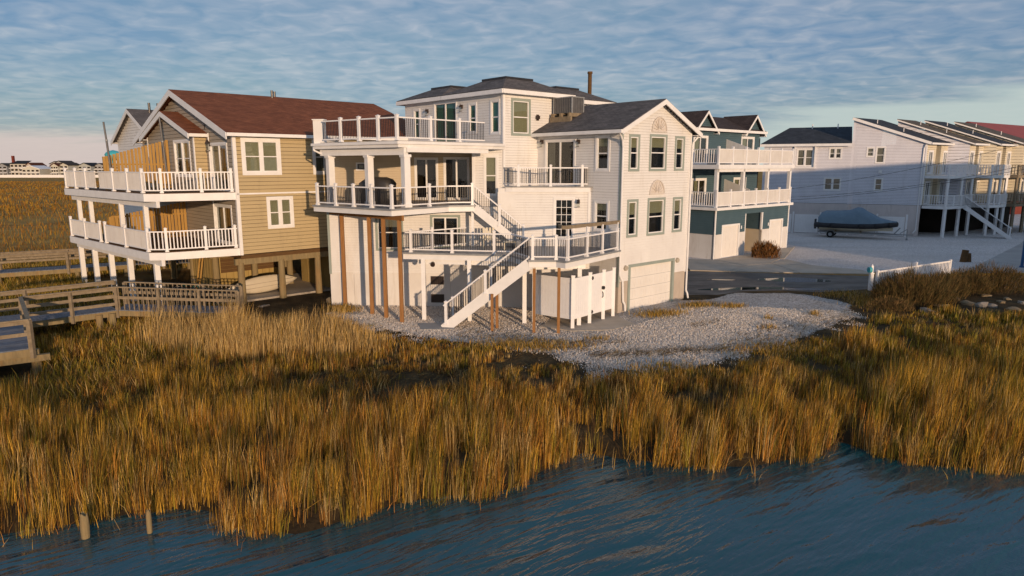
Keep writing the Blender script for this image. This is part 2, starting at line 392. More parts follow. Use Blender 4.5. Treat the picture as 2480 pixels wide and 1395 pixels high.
def railing(parent, p0, p1, z0, z1=None, h=.92, low=.10, posts=(), ph=1.0, psz=.11, mat='rail_white', bmat='black_metal', bsp=.105, bsz=.02, panel=None, rw=.06, rh=.055, ends=True):
    """rail from p0 to p1 (xy); z0, z1 are the deck heights at its ends; posts are fractions along it"""
    z1 = z0 if z1 is None else z1
    p0 = Vector((p0[0], p0[1], 0)); p1 = Vector((p1[0], p1[1], 0)); ln = (p1-p0).length; d = (p1-p0)/ln; rz = math.atan2(d.y, d.x)
    Z = lambda t_: z0+(z1-z0)*t_
    a = p0+Vector((0, 0, z0)); b_ = p1+Vector((0, 0, z1)); up = Vector((0, 0, 1))
    rl = MB().beam(a+up*(h-rh/2), b_+up*(h-rh/2), rw+.02, rh).beam(a+up*(low+rh/2), b_+up*(low+rh/2), rw, rh).build('railing', mat, parent)
    off = Vector(ORG.get(parent.name, (0, 0, 0))) if rl.location.length == 0 else Vector((0, 0, 0))
    for t_ in posts:
        q = p0+(p1-p0)*t_; link('post', post_mesh(ph, psz, mat), rl, loc=(q.x, q.y, Z(t_)), rz=rz)
    bh = h-low-2*rh+.02; marks = sorted(posts); me = bal_mesh(bh, bsz, bmat)
    if panel is not None:       # close-boarded panel between the rails, ribbed
        n_ = max(2, int(ln/.075)); pm = MB(); fr = (p0.x, p0.y, d.x, d.y)
        pm.fb(fr, 0, ln, -.012, .004, z0+low+rh-.01, z0+h-rh+.01)
        for k in range(n_): pm.fb(fr, (k+.5)*ln/n_-.024, (k+.5)*ln/n_+.024, .004, .016, z0+low+rh, z0+h-rh)
        pm.build('rail_panel', panel, rl)
        return rl
    n_ = max(1, int(ln/bsp))
    for k in range(n_):
        t_ = (k+.5)/n_
        if any(abs(t_-m_)*ln < psz*.62 for m_ in marks): continue
        q = p0+(p1-p0)*t_; link('baluster', me, rl, loc=(q.x, q.y, Z(t_)+low+rh-.01), rz=rz)
    return rl
def lantern(parent, x, y, z, nx, ny, s=1.0):
    """carriage lamp on a wall bracket; (nx, ny) points away from the wall"""
    c = Vector((x+nx*.13, y+ny*.13, z))
    lm = MB().cyl(c+Vector((0, 0, .10*s)), c+Vector((0, 0, .22*s)), .085*s, .03*s, 8).cyl(c+Vector((0, 0, -.14*s)), c+Vector((0, 0, -.115*s)), .08*s, .08*s, 8).beam((x, y, z+.14*s), (c.x, c.y, z+.19*s), .03, .03).cyl(c+Vector((0, 0, .22*s)), c+Vector((0, 0, .27*s)), .014, .014, 6)
    lm.box(x-.05+nx*.01, x+.05+nx*.01, y-.05+ny*.01, y+.05+ny*.01, z+.02, z+.22)
    lo_ = lm.build('wall_lantern', 'bronze', parent)
    MB().cyl(c+Vector((0, 0, -.115*s)), c+Vector((0, 0, .10*s)), .06*s, .072*s, 8).build('lamp_glass', 'glass', lo_)
def gable_roof(parent, fr, s0, s1, n_front, n_back, zE, zR, ov, mat, th=.10, rake='trim_white', rw=.24, name='roof'):
    """roof whose gable lies in the wall frame: eaves at s0, s1 (wall faces), ridge in the middle running back"""
    ox, oy, dx, dy = fr; nx, ny = dy, -dx; mid = (s0+s1)/2; sl_ = (zR-zE)/(mid-s0)
    P = lambda a, c, z: (ox+dx*a+nx*c, oy+dy*a+ny*c, z)
    e0, e1 = s0-ov, s1+ov; ze = zE-sl_*ov
    m_ = MB()
    for (a, za, b_, zb) in ((e0, ze, mid, zR), (mid, zR, e1, ze)):
        m_.hexa([P(a, n_front, za), P(b_, n_front, zb), P(b_, n_back, zb), P(a, n_back, za), P(a, n_front, za+th), P(b_, n_front, zb+th), P(b_, n_back, zb+th), P(a, n_back, za+th)])
    ro = m_.build(name, mat, parent); uv_roof(ro, (-ny, nx))
    k = MB()
    for (a, za, b_, zb) in ((e0, ze, mid, zR), (mid, zR, e1, ze)):
        k.hexa([P(a, n_front+.03, za-rw+.08), P(b_, n_front+.03, zb-rw+.08), P(b_, n_front-.02, zb-rw+.08), P(a, n_front-.02, za-rw+.08), P(a, n_front+.03, za+.07), P(b_, n_front+.03, zb+.07), P(b_, n_front-.02, zb+.07), P(a, n_front-.02, za+.07)])
    k.build('rake_board', rake, ro)
    for a, sgn in ((e0, -1), (e1, 1)):
        g = MB(); c0, c1 = sorted((a, a+sgn*.10)); g.fb(fr, c0, c1, n_back, n_front, ze-.10, ze+.06)
        g.build('gutter', rake, ro)
        MB().fb(fr, min(a, a-sgn*(ov+.02)), max(a, a-sgn*(ov+.02)), n_back, n_front-.03, ze-.07, ze-.04).build('soffit', rake, ro)
    return ro

# ================================================================== ground, water, roads
SHORE = np.array([(-60, 15.5), (-30, 14.0), (-14, 13.2), (-11.2, 13.6), (-9.7, 14.1), (-8.2, 14.75), (-7.2, 14.6), (-6.2, 13.75), (-4.6, 13.55), (-3.7, 14.3), (-2.4, 15.1), (0, 15.7), (1.2, 17.2), (1.9, 17.9), (3.2, 17.4), (4.6, 17.1), (6.2, 16.9), (7.6, 17.4), (9.0, 18.0), (9.7, 18.7), (10.3, 17.6), (11.7, 16.9), (13.6, 16.8), (20, 16.5), (40, 17), (70, 18)])
LOT = np.array([(-60, 60), (-26, 47), (-20, 37.5), (-14, 32.6), (-8.3, 30.3), (-4.3, 27.3), (-1.5, 25.2), (1.0, 24.2), (2.5, 23.1), (6, 22.1), (9.2, 24.4), (12.4, 26.6), (15, 29.4), (18.5, 32.0), (24, 31.6), (30, 32), (70, 33)])
def shore(x): return np.interp(x, SHORE[:, 0], SHORE[:, 1])
def lot(x): return np.interp(x, LOT[:, 0], LOT[:, 1])
WATER_Z = -1.0
def vnoise(x, y, s, seed=0):
    """cheap smooth value noise on arrays, 0..1"""
    x = np.asarray(x)/s+seed*17.13; y = np.asarray(y)/s+seed*9.71
    xi = np.floor(x).astype(int); yi = np.floor(y).astype(int); fx = x-xi; fy = y-yi
    fx = fx*fx*(3-2*fx); fy = fy*fy*(3-2*fy)
    def h(a, b_): q = np.sin(a*127.1+b_*311.7+seed*74.7)*43758.5453; return q-np.floor(q)
    return (h(xi, yi)*(1-fx)+h(xi+1, yi)*fx)*(1-fy)+(h(xi, yi+1)*(1-fx)+h(xi+1, yi+1)*fx)*fy
def ground_z(x, y):
    x = np.asarray(x, float); y = np.asarray(y, float)
    ys = shore(x); yl = lot(x); t_ = y-ys; full = np.maximum(yl-ys, .5)
    f = np.clip(t_/full, 0, 1)
    z = -1.06+.30*np.clip(t_/.9, 0, 1)+.42*np.clip(t_/4.0, 0, 1)+.34*np.clip((f-.45)/.55, 0, 1)
    z = np.where(t_ < 0, -1.06+t_*.9, z); z = np.maximum(z, -2.6)
    z = z+.05*(vnoise(x, y, 1.3, 2)-.5)*np.clip(1-f, 0, 1)
    hill = .22*np.exp(-(((x-10.5)/4.5)**2+((y-31.0)/3.0)**2))     # the heaped shells beside the garage
    return z+hill
def sheet(name, poly, z, mat, kind='structure', parent=None, th=None):
    m_ = MB()
    if th: m_.prism(poly, z-th, z)
    else: m_.face([(x, y, z) for x, y in poly])
    return m_.build(name, mat, parent, kind)

# --- terrain: one sheet to the horizon, fine where it is near
def axis(lo, hi, step, far, n_far):
    c = np.arange(lo, hi+1e-6, step); g = np.geomspace(1, far, n_far)
    return c, g
xs = np.concatenate([-36-np.geomspace(1, 2600, 26)[::-1], np.arange(-36, 46.01, .4), 46+np.geomspace(1, 2600, 26)])
ys_ = np.concatenate([[-30, 0, 8], np.arange(10, 62.01, .4), 62+np.geomspace(1, 3200, 34)])
XX, YY = np.meshgrid(xs, ys_); ZZ = ground_z(XX, YY)
dist = np.hypot(XX, YY); ZZ = np.where(dist > 120, ZZ-.25*np.clip((dist-120)/60, 0, 1), ZZ)
nx_, ny_ = len(xs), len(ys_)
me = bpy.data.meshes.new('ground')
vs = np.stack([XX.ravel(), YY.ravel(), ZZ.ravel()], 1)
ii = np.arange(nx_*ny_).reshape(ny_, nx_)
fs = np.stack([ii[:-1, :-1].ravel(), ii[:-1, 1:].ravel(), ii[1:, 1:].ravel(), ii[1:, :-1].ravel()], 1)
me.from_pydata(vs.tolist(), [], fs.tolist())
def in_poly(px, py, poly):
    ins = np.zeros(np.shape(px), bool); n = len(poly)
    for i in range(n):
        x0, y0 = poly[i]; x1, y1 = poly[(i+1) % n]
        c = ((y0 > py) != (y1 > py)) & (px < (x1-x0)*(py-y0)/((y1-y0) if y1 != y0 else 1e-9)+x0); ins ^= c
    return ins
SHELL = [(-8.8, 36), (-8.6, 31.3), (-6.2, 29.4), (-4.3, 28.0), (-1.5, 26.2), (1.0, 25.0), (2.5, 23.6), (4.0, 22.6), (6.0, 22.8), (9.2, 25.2), (12.4, 27.6), (15.6, 30.8), (17.4, 34.4), (16.4, 36.3), (14.8, 37.2), (12.5, 37.0), (9.8, 34.4), (6, 36), (0, 36)]
LOTSHELL = [(12.0, 46.0), (14.0, 70), (10, 140), (120, 140), (80, 40), (40, 43.4), (28, 43.8), (22, 45)]
px_, py_ = XX.ravel(), YY.ravel()
def mask_poly(poly, it=2):
    q = in_poly(px_, py_, poly).astype(float).reshape(ny_, nx_)
    for _ in range(it):
        p_ = np.pad(q, 1, mode='edge'); q = (p_[:-2, 1:-1]+p_[2:, 1:-1]+p_[1:-1, :-2]+p_[1:-1, 2:]+2*q)/6
    return q.ravel()
shellm = np.maximum(mask_poly(SHELL), 0); lotm = mask_poly(LOTSHELL)
wet = np.clip((shore(px_)+.9-py_)/1.2, 0, 1)
ca = me.color_attributes.new('mask', 'FLOAT_COLOR', 'POINT')
ca.data.foreach_set('color', np.stack([shellm, lotm, wet, np.ones_like(wet)], 1).ravel().astype(np.float32))
me.polygons.foreach_set('use_smooth', [True]*len(me.polygons))
m, t, b_ = principled('ground', .95, .1); pos = geo_pos(t)
at = t.nodes.new('ShaderNodeAttribute'); at.attribute_name = 'mask'; sp = t.nodes.new('ShaderNodeSeparateColor'); t.links.new(at.outputs['Color'], sp.inputs[0])
n1 = tnoise(t, .9, 6, .65, vec=pos); n2 = tnoise(t, .035, 4, .6, vec=pos, sc=(.35, 1.6, 1)); n3 = tnoise(t, 7, 4, .6, vec=pos); n4 = tnoise(t, .35, 5, .65, vec=pos, sc=(.3, 1.3, 1))
# marsh floor near, straw-coloured sward far away
far = ramp_n(t, n2, [(.36, (.22, .115, .030)), (.5, (.33, .185, .048)), (.64, (.44, .265, .07))])
far = mix_n(t, ramp_n(t, n4, [(.40, (0, 0, 0)), (.62, (.7,)*3)]), far, (.50, .30, .085))
mud = ramp_n(t, n1, [(.3, (.028, .020, .012)), (.55, (.075, .052, .026)), (.75, (.13, .092, .045))])
spx = t.nodes.new('ShaderNodeSeparateXYZ'); t.links.new(pos, spx.inputs[0])
fy = ramp_n(t, math_n(t, 'DIVIDE', spx.outputs[1], 100.0), [(.36, (0, 0, 0)), (.50, (1, 1, 1))])
soil = mix_n(t, fy, mud, far)
# shells: pale chips
vo = t.nodes.new('ShaderNodeTexVoronoi'); vo.inputs['Scale'].default_value = 16; t.links.new(pos, vo.inputs['Vector'])
sc_ = t.nodes.new('ShaderNodeSeparateColor'); t.links.new(vo.outputs['Color'], sc_.inputs[0])
chip = ramp_n(t, sc_.outputs[0], [(0, (.26, .23, .20)), (.3, (.52, .475, .43)), (.65, (.70, .66, .62)), (1, (.82, .79, .76))])
chip = mix_n(t, ramp_n(t, tnoise(t, .55, 5, .6, vec=pos), [(.42, (0, 0, 0)), (.66, (.5,)*3)]), chip, (.40, .35, .29))
edge = math_n(t, 'ADD', sp.outputs[0], math_n(t, 'MULTIPLY', math_n(t, 'SUBTRACT', tnoise(t, .8, 6, .7, vec=pos), .5), 1.1))
sm = ramp_n(t, edge, [(.42, (0, 0, 0)), (.56, (1, 1, 1))])
c = mix_n(t, sm, soil, chip)
gch = ramp_n(t, sc_.outputs[1], [(0, (.38, .355, .335)), (.5, (.62, .585, .555)), (1, (.76, .72, .69))])
gch = mix_n(t, ramp_n(t, tnoise(t, .22, 5, .6, vec=pos, sc=(.5, 1.5, 1)), [(.45, (0, 0, 0)), (.7, (.55,)*3)]), gch, (.46, .42, .38))
lm_ = ramp_n(t, math_n(t, 'ADD', sp.outputs[1], math_n(t, 'MULTIPLY', math_n(t, 'SUBTRACT', n1, .5), .6)), [(.4, (0, 0, 0)), (.6, (1, 1, 1))])
c = mix_n(t, lm_, c, gch)
c = mix_n(t, sp.outputs[2], c, (.020, .015, .010))
t.links.new(c, b_.inputs['Base Color'])
bh = math_n(t, 'ADD', math_n(t, 'MULTIPLY', vo.outputs['Distance'], sm), math_n(t, 'MULTIPLY', n3, .6)); bump(t, b_, bh, 1.0, .10)
me.materials.append(MATS['ground'])
struct(link('ground', me))

# --- water
m, t, b_ = principled('water', .06, .5); pos = geo_pos(t)
b_.inputs['Base Color'].default_value = (.003, .066, .084, 1); b_.inputs['IOR'].default_value = 1.42; b_.inputs['Specular IOR Level'].default_value = 1.0
def waves(rot, sc, scale, detail, dist):
    r_ = t.nodes.new('ShaderNodeMapping'); r_.inputs['Rotation'].default_value = (0, 0, R(rot)); t.links.new(pos, r_.inputs[0])
    s_ = t.nodes.new('ShaderNodeMapping'); s_.inputs['Scale'].default_value = sc; t.links.new(r_.outputs[0], s_.inputs[0])
    n_ = t.nodes.new('ShaderNodeTexNoise'); n_.inputs['Scale'].default_value = scale; n_.inputs['Detail'].default_value = detail; n_.inputs['Roughness'].default_value = .45; n_.inputs['Distortion'].default_value = dist
    t.links.new(s_.outputs[0], n_.inputs['Vector']); return n_.outputs[0]
# ripples driven by the breeze: long crests, finer ones across them
w1 = waves(-28, (.28, 1.25, 1), 1.25, 2, .45); w2 = waves(-40, (.5, 2.2, 1), 4.0, 2, .2); w3 = waves(52, (.6, 3.0, 1), 7.0, 2, .1); w4 = waves(10, (.12, .3, 1), 1.0, 2, .3)
hgt = math_n(t, 'ADD', math_n(t, 'MULTIPLY', w1, 1.0), math_n(t, 'ADD', math_n(t, 'MULTIPLY', w2, .20), math_n(t, 'ADD', math_n(t, 'MULTIPLY', w3, .035), math_n(t, 'MULTIPLY', w4, .5)))); bump(t, b_, hgt, .6, .18)
wo = MB().face([(-300, -120, WATER_Z), (300, -120, WATER_Z), (300, 40, WATER_Z), (-300, 40, WATER_Z)]).build('water', 'water', None, 'structure')

# --- street, drives, kerbs
m, t, b_ = principled('asphalt', .9, .2); pos = geo_pos(t)
c = ramp_n(t, tnoise(t, .5, 6, .65, vec=pos, sc=(1, 2.2, 1)), [(.3, (.09, .08, .07)), (.55, (.17, .15, .13)), (.75, (.25, .22, .19))])
wetm = ramp_n(t, tnoise(t, .30, 4, .6, .5, vec=pos, sc=(.5, 1.6, 1)), [(.58, (0, 0, 0)), (.66, (.75,)*3)])
c = mix_n(t, wetm, c, (.022, .019, .017)); t.links.new(c, b_.inputs['Base Color']); bump(t, b_, tnoise(t, 45, 3, .6, vec=pos), .5, .01)
t.links.new(ramp_n(t, wetm, [(0, (.9,)*3), (.8, (.35,)*3)]), b_.inputs['Roughness'])
sheet('road', [(9.0, 34.9), (10.2, 35.8), (13.0, 37.5), (15.4, 37.8), (17.3, 37.2), (20.4, 38.2), (29.4, 38.6), (70, 40), (70, 43.5), (33, 42.9), (28, 42.8), (22.7, 42.9), (18, 43.8), (14.6, 44.4), (11.6, 45.0), (4, 46), (3, 40)], .008, 'asphalt')
m, t, b_ = principled('puddle', .03, .5); b_.inputs['Base Color'].default_value = (.012, .011, .010, 1); bump(t, b_, tnoise(t, 3, 2, vec=geo_pos(t)), .04, .02)
def blob(name, cx, cy, rx, ry, rot, z, mat, seed):
    pts = []
    for k in range(28):
        a = 2*math.pi*k/28; r_ = 1+.35*(mnoise.noise(Vector((math.cos(a)*1.4+seed, math.sin(a)*1.4, seed)))); x = rx*r_*math.cos(a); y = ry*r_*math.sin(a)
        pts.append((cx+x*math.cos(rot)-y*math.sin(rot), cy+x*math.sin(rot)+y*math.cos(rot)))
    return sheet(name, pts, z, mat)
blob('puddle', 17.6, 41.3, 2.1, .75, R(-6), .013, 'puddle', 1)
blob('puddle', 13.0, 41.4, .9, .16, R(-6), .013, 'puddle', 3)
blob('puddle', 13.0, 38.3, 2.6, .32, R(8), .013, 'puddle', 5)
blob('puddle', 16.6, 38.2, 1.7, .28, R(-4), .013, 'puddle', 8)
# concrete drive of the teal house, in slabs with open joints
DR = bpy.data.objects.new('driveway', None); COL.objects.link(DR); struct(DR)
for q in ([(12.0, 45.1), (14.4, 44.6), (16.5, 47.2), (14.9, 50.3), (12.6, 50.6)], [(14.45, 44.58), (18.9, 44.0), (18.6, 48.2), (16.55, 47.2)], [(18.95, 43.98), (23.4, 43.5), (23.6, 45.2), (21.3, 47.2), (18.7, 48.2)], [(16.5, 47.3), (18.55, 48.3), (20.2, 50.6), (19.3, 53.9), (15.3, 50.3), (15.0, 50.35)], [(18.62, 48.3), (21.2, 47.3), (20.6, 50.5)], [(20.2, 50.75), (20.55, 50.7), (24.6, 58.6), (23.5, 57.6), (19.4, 54.0)]):
    sheet('slab', q, .055, 'concrete', None, DR, .1)
ap = sheet('garage_apron', [(1.2, 28.9), (2.6, 28.1), (4.3, 28.3), (6.1, 29.9), (9.6, 33.8), (8.7, 34.9), (5.1, 31.65), (3.2, 33.0)], .05, 'concrete', 'structure', None, .12)
sheet('stair_pad', [(-4.2, 29.5), (-3.9, 28.35), (-2.5, 28.4), (-2.4, 29.6)], .05, 'concrete_grey', 'structure', None, .1)
sheet('stepping_slab', [(-8.9, 31.6), (-7.2, 31.3), (-7.0, 31.8), (-8.6, 32.1)], .04, 'concrete_grey', 'structure', None, .1)
sheet('side_street', [(29.0, 43.4), (33.5, 43.6), (52, 60), (75, 84), (66, 84), (46, 61)], .010, 'concrete_grey')
sheet('pavement', [(34.2, 43.8), (60, 44), (90, 84), (77, 84), (54, 60)], .09, 'concrete_grey', 'structure', None, .12)
kb = MB()
kp = [(25.8, 43.05), (30.5, 43.15), (33.2, 43.3), (35.2, 43.9), (36.6, 45.1)]
for a, c in zip(kp[:-1], kp[1:]): kb.beam((*a, .07), (*c, .07), .16, .14)
kb.build('kerb', 'yellow_paint', None, 'structure')

# ================================================================== the white house
UB = 48.5
U2 = bear(UB); V2 = np.array([-U2[1], U2[0]]); A2 = np.array(G(1495.5, 761)[:2])
def w2l(x, y): q = np.array([x, y])-A2; return (float(q@U2), float(q@V2))
def l2w(x, y): q = A2+x*U2+y*V2; return (float(q[0]), float(q[1]))
WH = thing('white_house', 'three storey white clapboard house with sage green trim and grey hip roofs beside the marsh', 'house', (A2[0], A2[1], 0), R(90-UB), world=False)
I2 = 1/math.sqrt(2)
FG = (0, 0, 1, 0)                          # garage gable wall
FV = (0, 5.6, 0, -1)                       # flank of the garage wing
FF = (-9.2, 11.05, I2, -I2)                # the canted long wall
FT = (-2.32, 14.4, 0, -1)                  # tower, deck side
FU = (-2.32, 5.6, 1, 0)                    # tower, street side
# gable wall
zE, zR_ = 8.72, 9.98
def gtop(z):
    if z <= zE: return (0, 5.4)
    k = (z-zE)/(zR_-zE)*2.7; return (k, 5.4-k)
gw = [(.46, 1.28, 3.62, 5.42), (2.0, 3.42, 3.60, 5.44), (4.06, 4.90, 3.64, 5.42), (.46, 1.26, 6.71, 8.41), (2.0, 3.38, 6.71, 8.46), (4.03, 4.86, 6.72, 8.42)]
gar = (.70, 4.42, 0, 2.32)
siding(WH, FG, 0, 5.4, 1.55, zR_-.03, .127, 'vinyl_white', gw+[gar], gtop)
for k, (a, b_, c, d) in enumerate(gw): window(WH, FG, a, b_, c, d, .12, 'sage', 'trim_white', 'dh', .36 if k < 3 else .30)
for s0, s1 in ((0, .70), (4.42, 5.4)): MB().fb(FG, s0, s1, -.30, -.01, 0, 1.55).build('garage_pier', 'stucco', WH)
# garage door: four rows of raised panels in a sage surround
gd = MB().fb(FG, .86, 4.26, -.14, -.09, 0.02, 2.16).build('garage_door', 'garage_white', WH)
for r_ in range(4):
    for k in range(8):
        s0 = .86+k*3.4/8; z0 = .02+r_*2.14/4
        frame_boards(MB(), FG, s0+.045, s0+3.4/8-.045, z0+.07, z0+2.14/4-.07, .03, -.09, -.078).fb(FG, s0+.10, s0+3.4/8-.10, -.09, -.082, z0+.125, z0+2.14/4-.125).build('door_panel', 'garage_white', gd)
for r_ in range(1, 4): MB().fb(FG, .86, 4.26, -.091, -.086, .02+r_*2.14/4-.006, .02+r_*2.14/4+.006).build('panel_joint', 'galv', gd)
MB().fb(FG, .70, .86, -.12, .03, 0, 2.32).fb(FG, 4.26, 4.42, -.12, .03, 0, 2.32).fb(FG, .86, 4.26, -.12, .03, 2.17, 2.32).build('door_surround', 'sage', WH)
for s_ in (.46, 4.62):
    ox, oy = s_, 0
    MB().cyl((ox, -.01, 2.18), (ox, -.10, 2.18), .13, .12, 14).build('round_wall_lamp', 'sand_vent', WH)
# fan-shaped plaster ornaments
for z0 in (8.60, 5.63):
    n = 12; c0 = 2.70; pts = [(c0+.57*math.cos(math.pi*k/n), z0+.66*math.sin(math.pi*k/n)) for k in range(n+1)]
    mb = MB(); mb.face([(p[0], -.03, p[1]) for p in pts][::-1])
    for (x0, y0), (x1, y1) in zip(pts[:-1], pts[1:]): mb.beam((x0, -.045, y0), (x1, -.045, y1), .05, .05)
    mb.fb(FG, c0-.60, c0+.60, .01, .06, z0-.04, z0+.02)
    fo = mb.build('fan_ornament', 'plaster_white', WH)
    for k in range(9):
        a = math.pi*(k+.5)/9; MB().beam((c0+.10*math.cos(a), -.035, z0+.05+.10*math.sin(a)), (c0+.46*math.cos(a), -.035, z0+.04+.54*math.sin(a)), .07, .02).build('rib', 'plaster_white', fo)
# corner boards
for fr, s_ in ((FG, 0.0), (FG, 5.4)):
    MB().fb(fr, s_-.06 if s_ > 1 else -.05, s_+.05 if s_ > 1 else .06, -.02, .03, 1.5, 8.6).build('corner_board', 'sage' if s_ < 1 else 'trim_white', WH)
MB().fb(FV, 5.50, 5.62, -.02, .035, 1.3, 8.55).build('corner_board', 'sage', WH)
# flank wall
fvo = [(3.98, 4.90, 6.70, 8.40), (3.96, 4.92, 3.85, 5.36), (.55, 2.70, 5.96, 8.28)]
siding(WH, FV, 0, 5.6, 5.75, 8.62, .127, 'vinyl_white', fvo)
siding(WH, FV, 3.7, 5.6, 1.55, 5.75, .127, 'vinyl_white', fvo)
MB().fb(FV, 0, 5.6, -.3, -.02, 0, 1.55).build('base_wall', 'stucco', WH)
window(WH, FV, *fvo[0], .11, 'trim_white', 'trim_white', 'dh', .25); window(WH, FV, *fvo[1], .11, 'trim_white', 'trim_white', 'dh', .25)
window(WH, FV, *fvo[2], .10, 'trim_white', 'trim_white', 'slider', .25, 'curtain', 'sliding_door')
lantern(WH, -.02, 5.2, 8.05, -1, 0); lantern(WH, -.02, 2.65, 8.0, -1, 0)
gable_roof(WH, FG, 0, 5.4, .35, -7.2, zE, zR_+.02, .42, 'shingle_grey')
# downspouts
MB().path([(-.42, -.2, 8.42), (-.1, -.10, 8.1), (-.03, -.08, 7.8), (-.02, -.07, 1.9), (.22, -.07, 1.55), (.26, -.09, .6), (.34, -.14, .45), (.36, -.16, .12)], .05, 8).build('downspout', 'trim_white', WH)
MB().path([(5.78, -.2, 8.45), (5.5, -.10, 8.15), (5.44, -.09, 7.9), (5.44, -.09, .5), (5.5, -.14, .35), (5.52, -.18, .1)], .05, 8).build('downspout', 'trim_white', WH)
# canted wall: lower two storeys
fo_ = [(2.40, 3.80, 2.80, 4.62), (5.15, 6.65, 2.95, 4.60), (11.20, 12.25, 3.12, 5.48)]
siding(WH, FF, 0, 8.5, 1.66, 5.0, .127, 'vinyl_white', fo_)
siding(WH, FF, 8.5, 13.0, 1.66, 5.72, .127, 'vinyl_white', fo_)
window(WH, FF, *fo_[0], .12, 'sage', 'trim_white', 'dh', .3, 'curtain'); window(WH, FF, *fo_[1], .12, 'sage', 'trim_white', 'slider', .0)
window(WH, FF, *fo_[2], .10, 'trim_white', 'trim_white', 'french', 0, name='french_door')
MB().fb(FF, -.02, .10, -.02, .035, 1.6, 4.95).build('corner_board', 'sage', WH); MB().fb(FF, 12.88, 13.0, -.02, .04, 3.1, 5.72).build('corner_board', 'trim_white', WH)
MB().fb(FF, 0, 13.0, -.02, .03, 1.60, 1.70).build('base_trim', 'panel_white', WH)
k = 0.0
while k < 12.9:
    e = min(k+1.22, 13.0); MB().fb(FF, k+.006, e-.006, -.08, 0 if int(k/1.22) % 2 else .004, 0.0, 1.60).build('base_panel', 'panel_white', WH); k += 1.22
for z0 in (1.12, .20): frame_boards(MB(), FF, 5.12, 5.78, z0, z0+.42, .04, .0, .03).fb(FF, 5.16, 5.74, .0, .012, z0+.04, z0+.38).build('crawl_vent', 'bronze', WH)
px_l = w2l(3.2, 32.88); lantern(WH, px_l[0]-.02, px_l[1]-.02, 5.15, -I2, -I2)
# solid core of the house (the rooms behind the siding)
MB().box(.55, 4.85, .55, 7, .1, 8.5).build('core_wall', 'interior', WH)
MB().prism([(-8.3, 11.2), (-.2, 3.1), (4.8, 3.1), (4.8, 10.5), (-4, 15.5)], .1, 4.9).build('core_wall', 'interior', WH)
MB().box(-1.75, 1.5, 6.2, 13.8, 5.2, 10.3).build('core_wall', 'interior', WH)
MB().prism([(-9.17, 11.08), (-3.0, 16.8), (-2.9, 16.7), (-9.05, 10.95)], 0, 5.0).build('side_wall', 'vinyl_white', WH)
MB().prism([(-3.17, 5.03), (-2.6, 4.47), (-2.0, 5.0), (-2.30, 5.63)], 4.9, 5.90).build('ledge', 'vinyl_white', WH)
# balcony in the angle of tower and wing
MB().prism([(-2.95, 4.75), (-2.75, 4.48), (-.08, 1.81), (-.01, 1.95), (-.01, 5.58), (-2.3, 5.58)], 5.72, 5.94).build('balcony_floor', 'trim_white', WH)
MB().prism([(-3.0, 4.78), (-2.78, 4.42), (-.05, 1.70), (-.01, 1.9), (-.01, 2.5), (-2.4, 4.95)], 5.945, 5.985).build('balcony_edge', 'galv', WH)
railing(WH, (-2.62, 4.48), (-.12, 1.98), 5.98, posts=(.06, .50, .93), bsz=.022)
railing(WH, (-2.62, 4.55), (-2.36, 5.5), 5.98, posts=()); railing(WH, (-.12, 2.0), (-.06, 2.6), 5.98, posts=())
MB().box(-2.3, -.02, 5.615, 5.66, 5.2, 6.0).build('back_wall', 'vinyl_white', WH)
# second floor: short wall by the stairs, porch recess behind
F2 = (-2.32-1.5*I2, 5.6+1.5*I2, I2, -I2)
siding(WH, F2, 0, 1.5, 4.95, 7.8, .127, 'vinyl_white', [(.48, 1.24, 5.45, 7.52)])
window(WH, F2, .48, 1.24, 5.45, 7.52, .10, 'trim_white', 'trim_white', 'dh', .62)
MB().fb(F2, -.08, .06, -.1, .04, 4.95, 7.8).build('corner_board', 'trim_white', WH)
q0 = w2l(-9.9, 36.65); FR = (q0[0], q0[1], I2, -I2)
ro_ = [(4.75, 6.02, 5.18, 7.40), (6.30, 7.68, 5.18, 7.42), (1.62, 2.16, 6.72, 7.14)]
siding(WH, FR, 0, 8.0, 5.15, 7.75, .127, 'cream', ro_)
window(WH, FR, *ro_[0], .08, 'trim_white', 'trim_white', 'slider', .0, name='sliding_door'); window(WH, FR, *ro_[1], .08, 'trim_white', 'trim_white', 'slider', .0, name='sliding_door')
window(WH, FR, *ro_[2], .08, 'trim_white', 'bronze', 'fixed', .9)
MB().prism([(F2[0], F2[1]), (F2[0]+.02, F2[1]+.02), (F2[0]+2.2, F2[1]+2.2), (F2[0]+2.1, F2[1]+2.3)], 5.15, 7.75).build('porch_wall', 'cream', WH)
for s_ in (4.45, 8.0):
    lx, ly = FR[0]+I2*s_, FR[1]-I2*s_
    lantern(WH, lx-.02, ly-.02, 7.1, -I2, -I2, 1.2)
def LL(l): return [w2l(*q) for q in l]
MB().prism(LL([(-9.2, 33.75), (-1.9, 33.3), (-1.5, 36.2), (-9.9, 36.8)]), 4.9, 5.14).build('porch_floor', 'concrete_grey', WH)
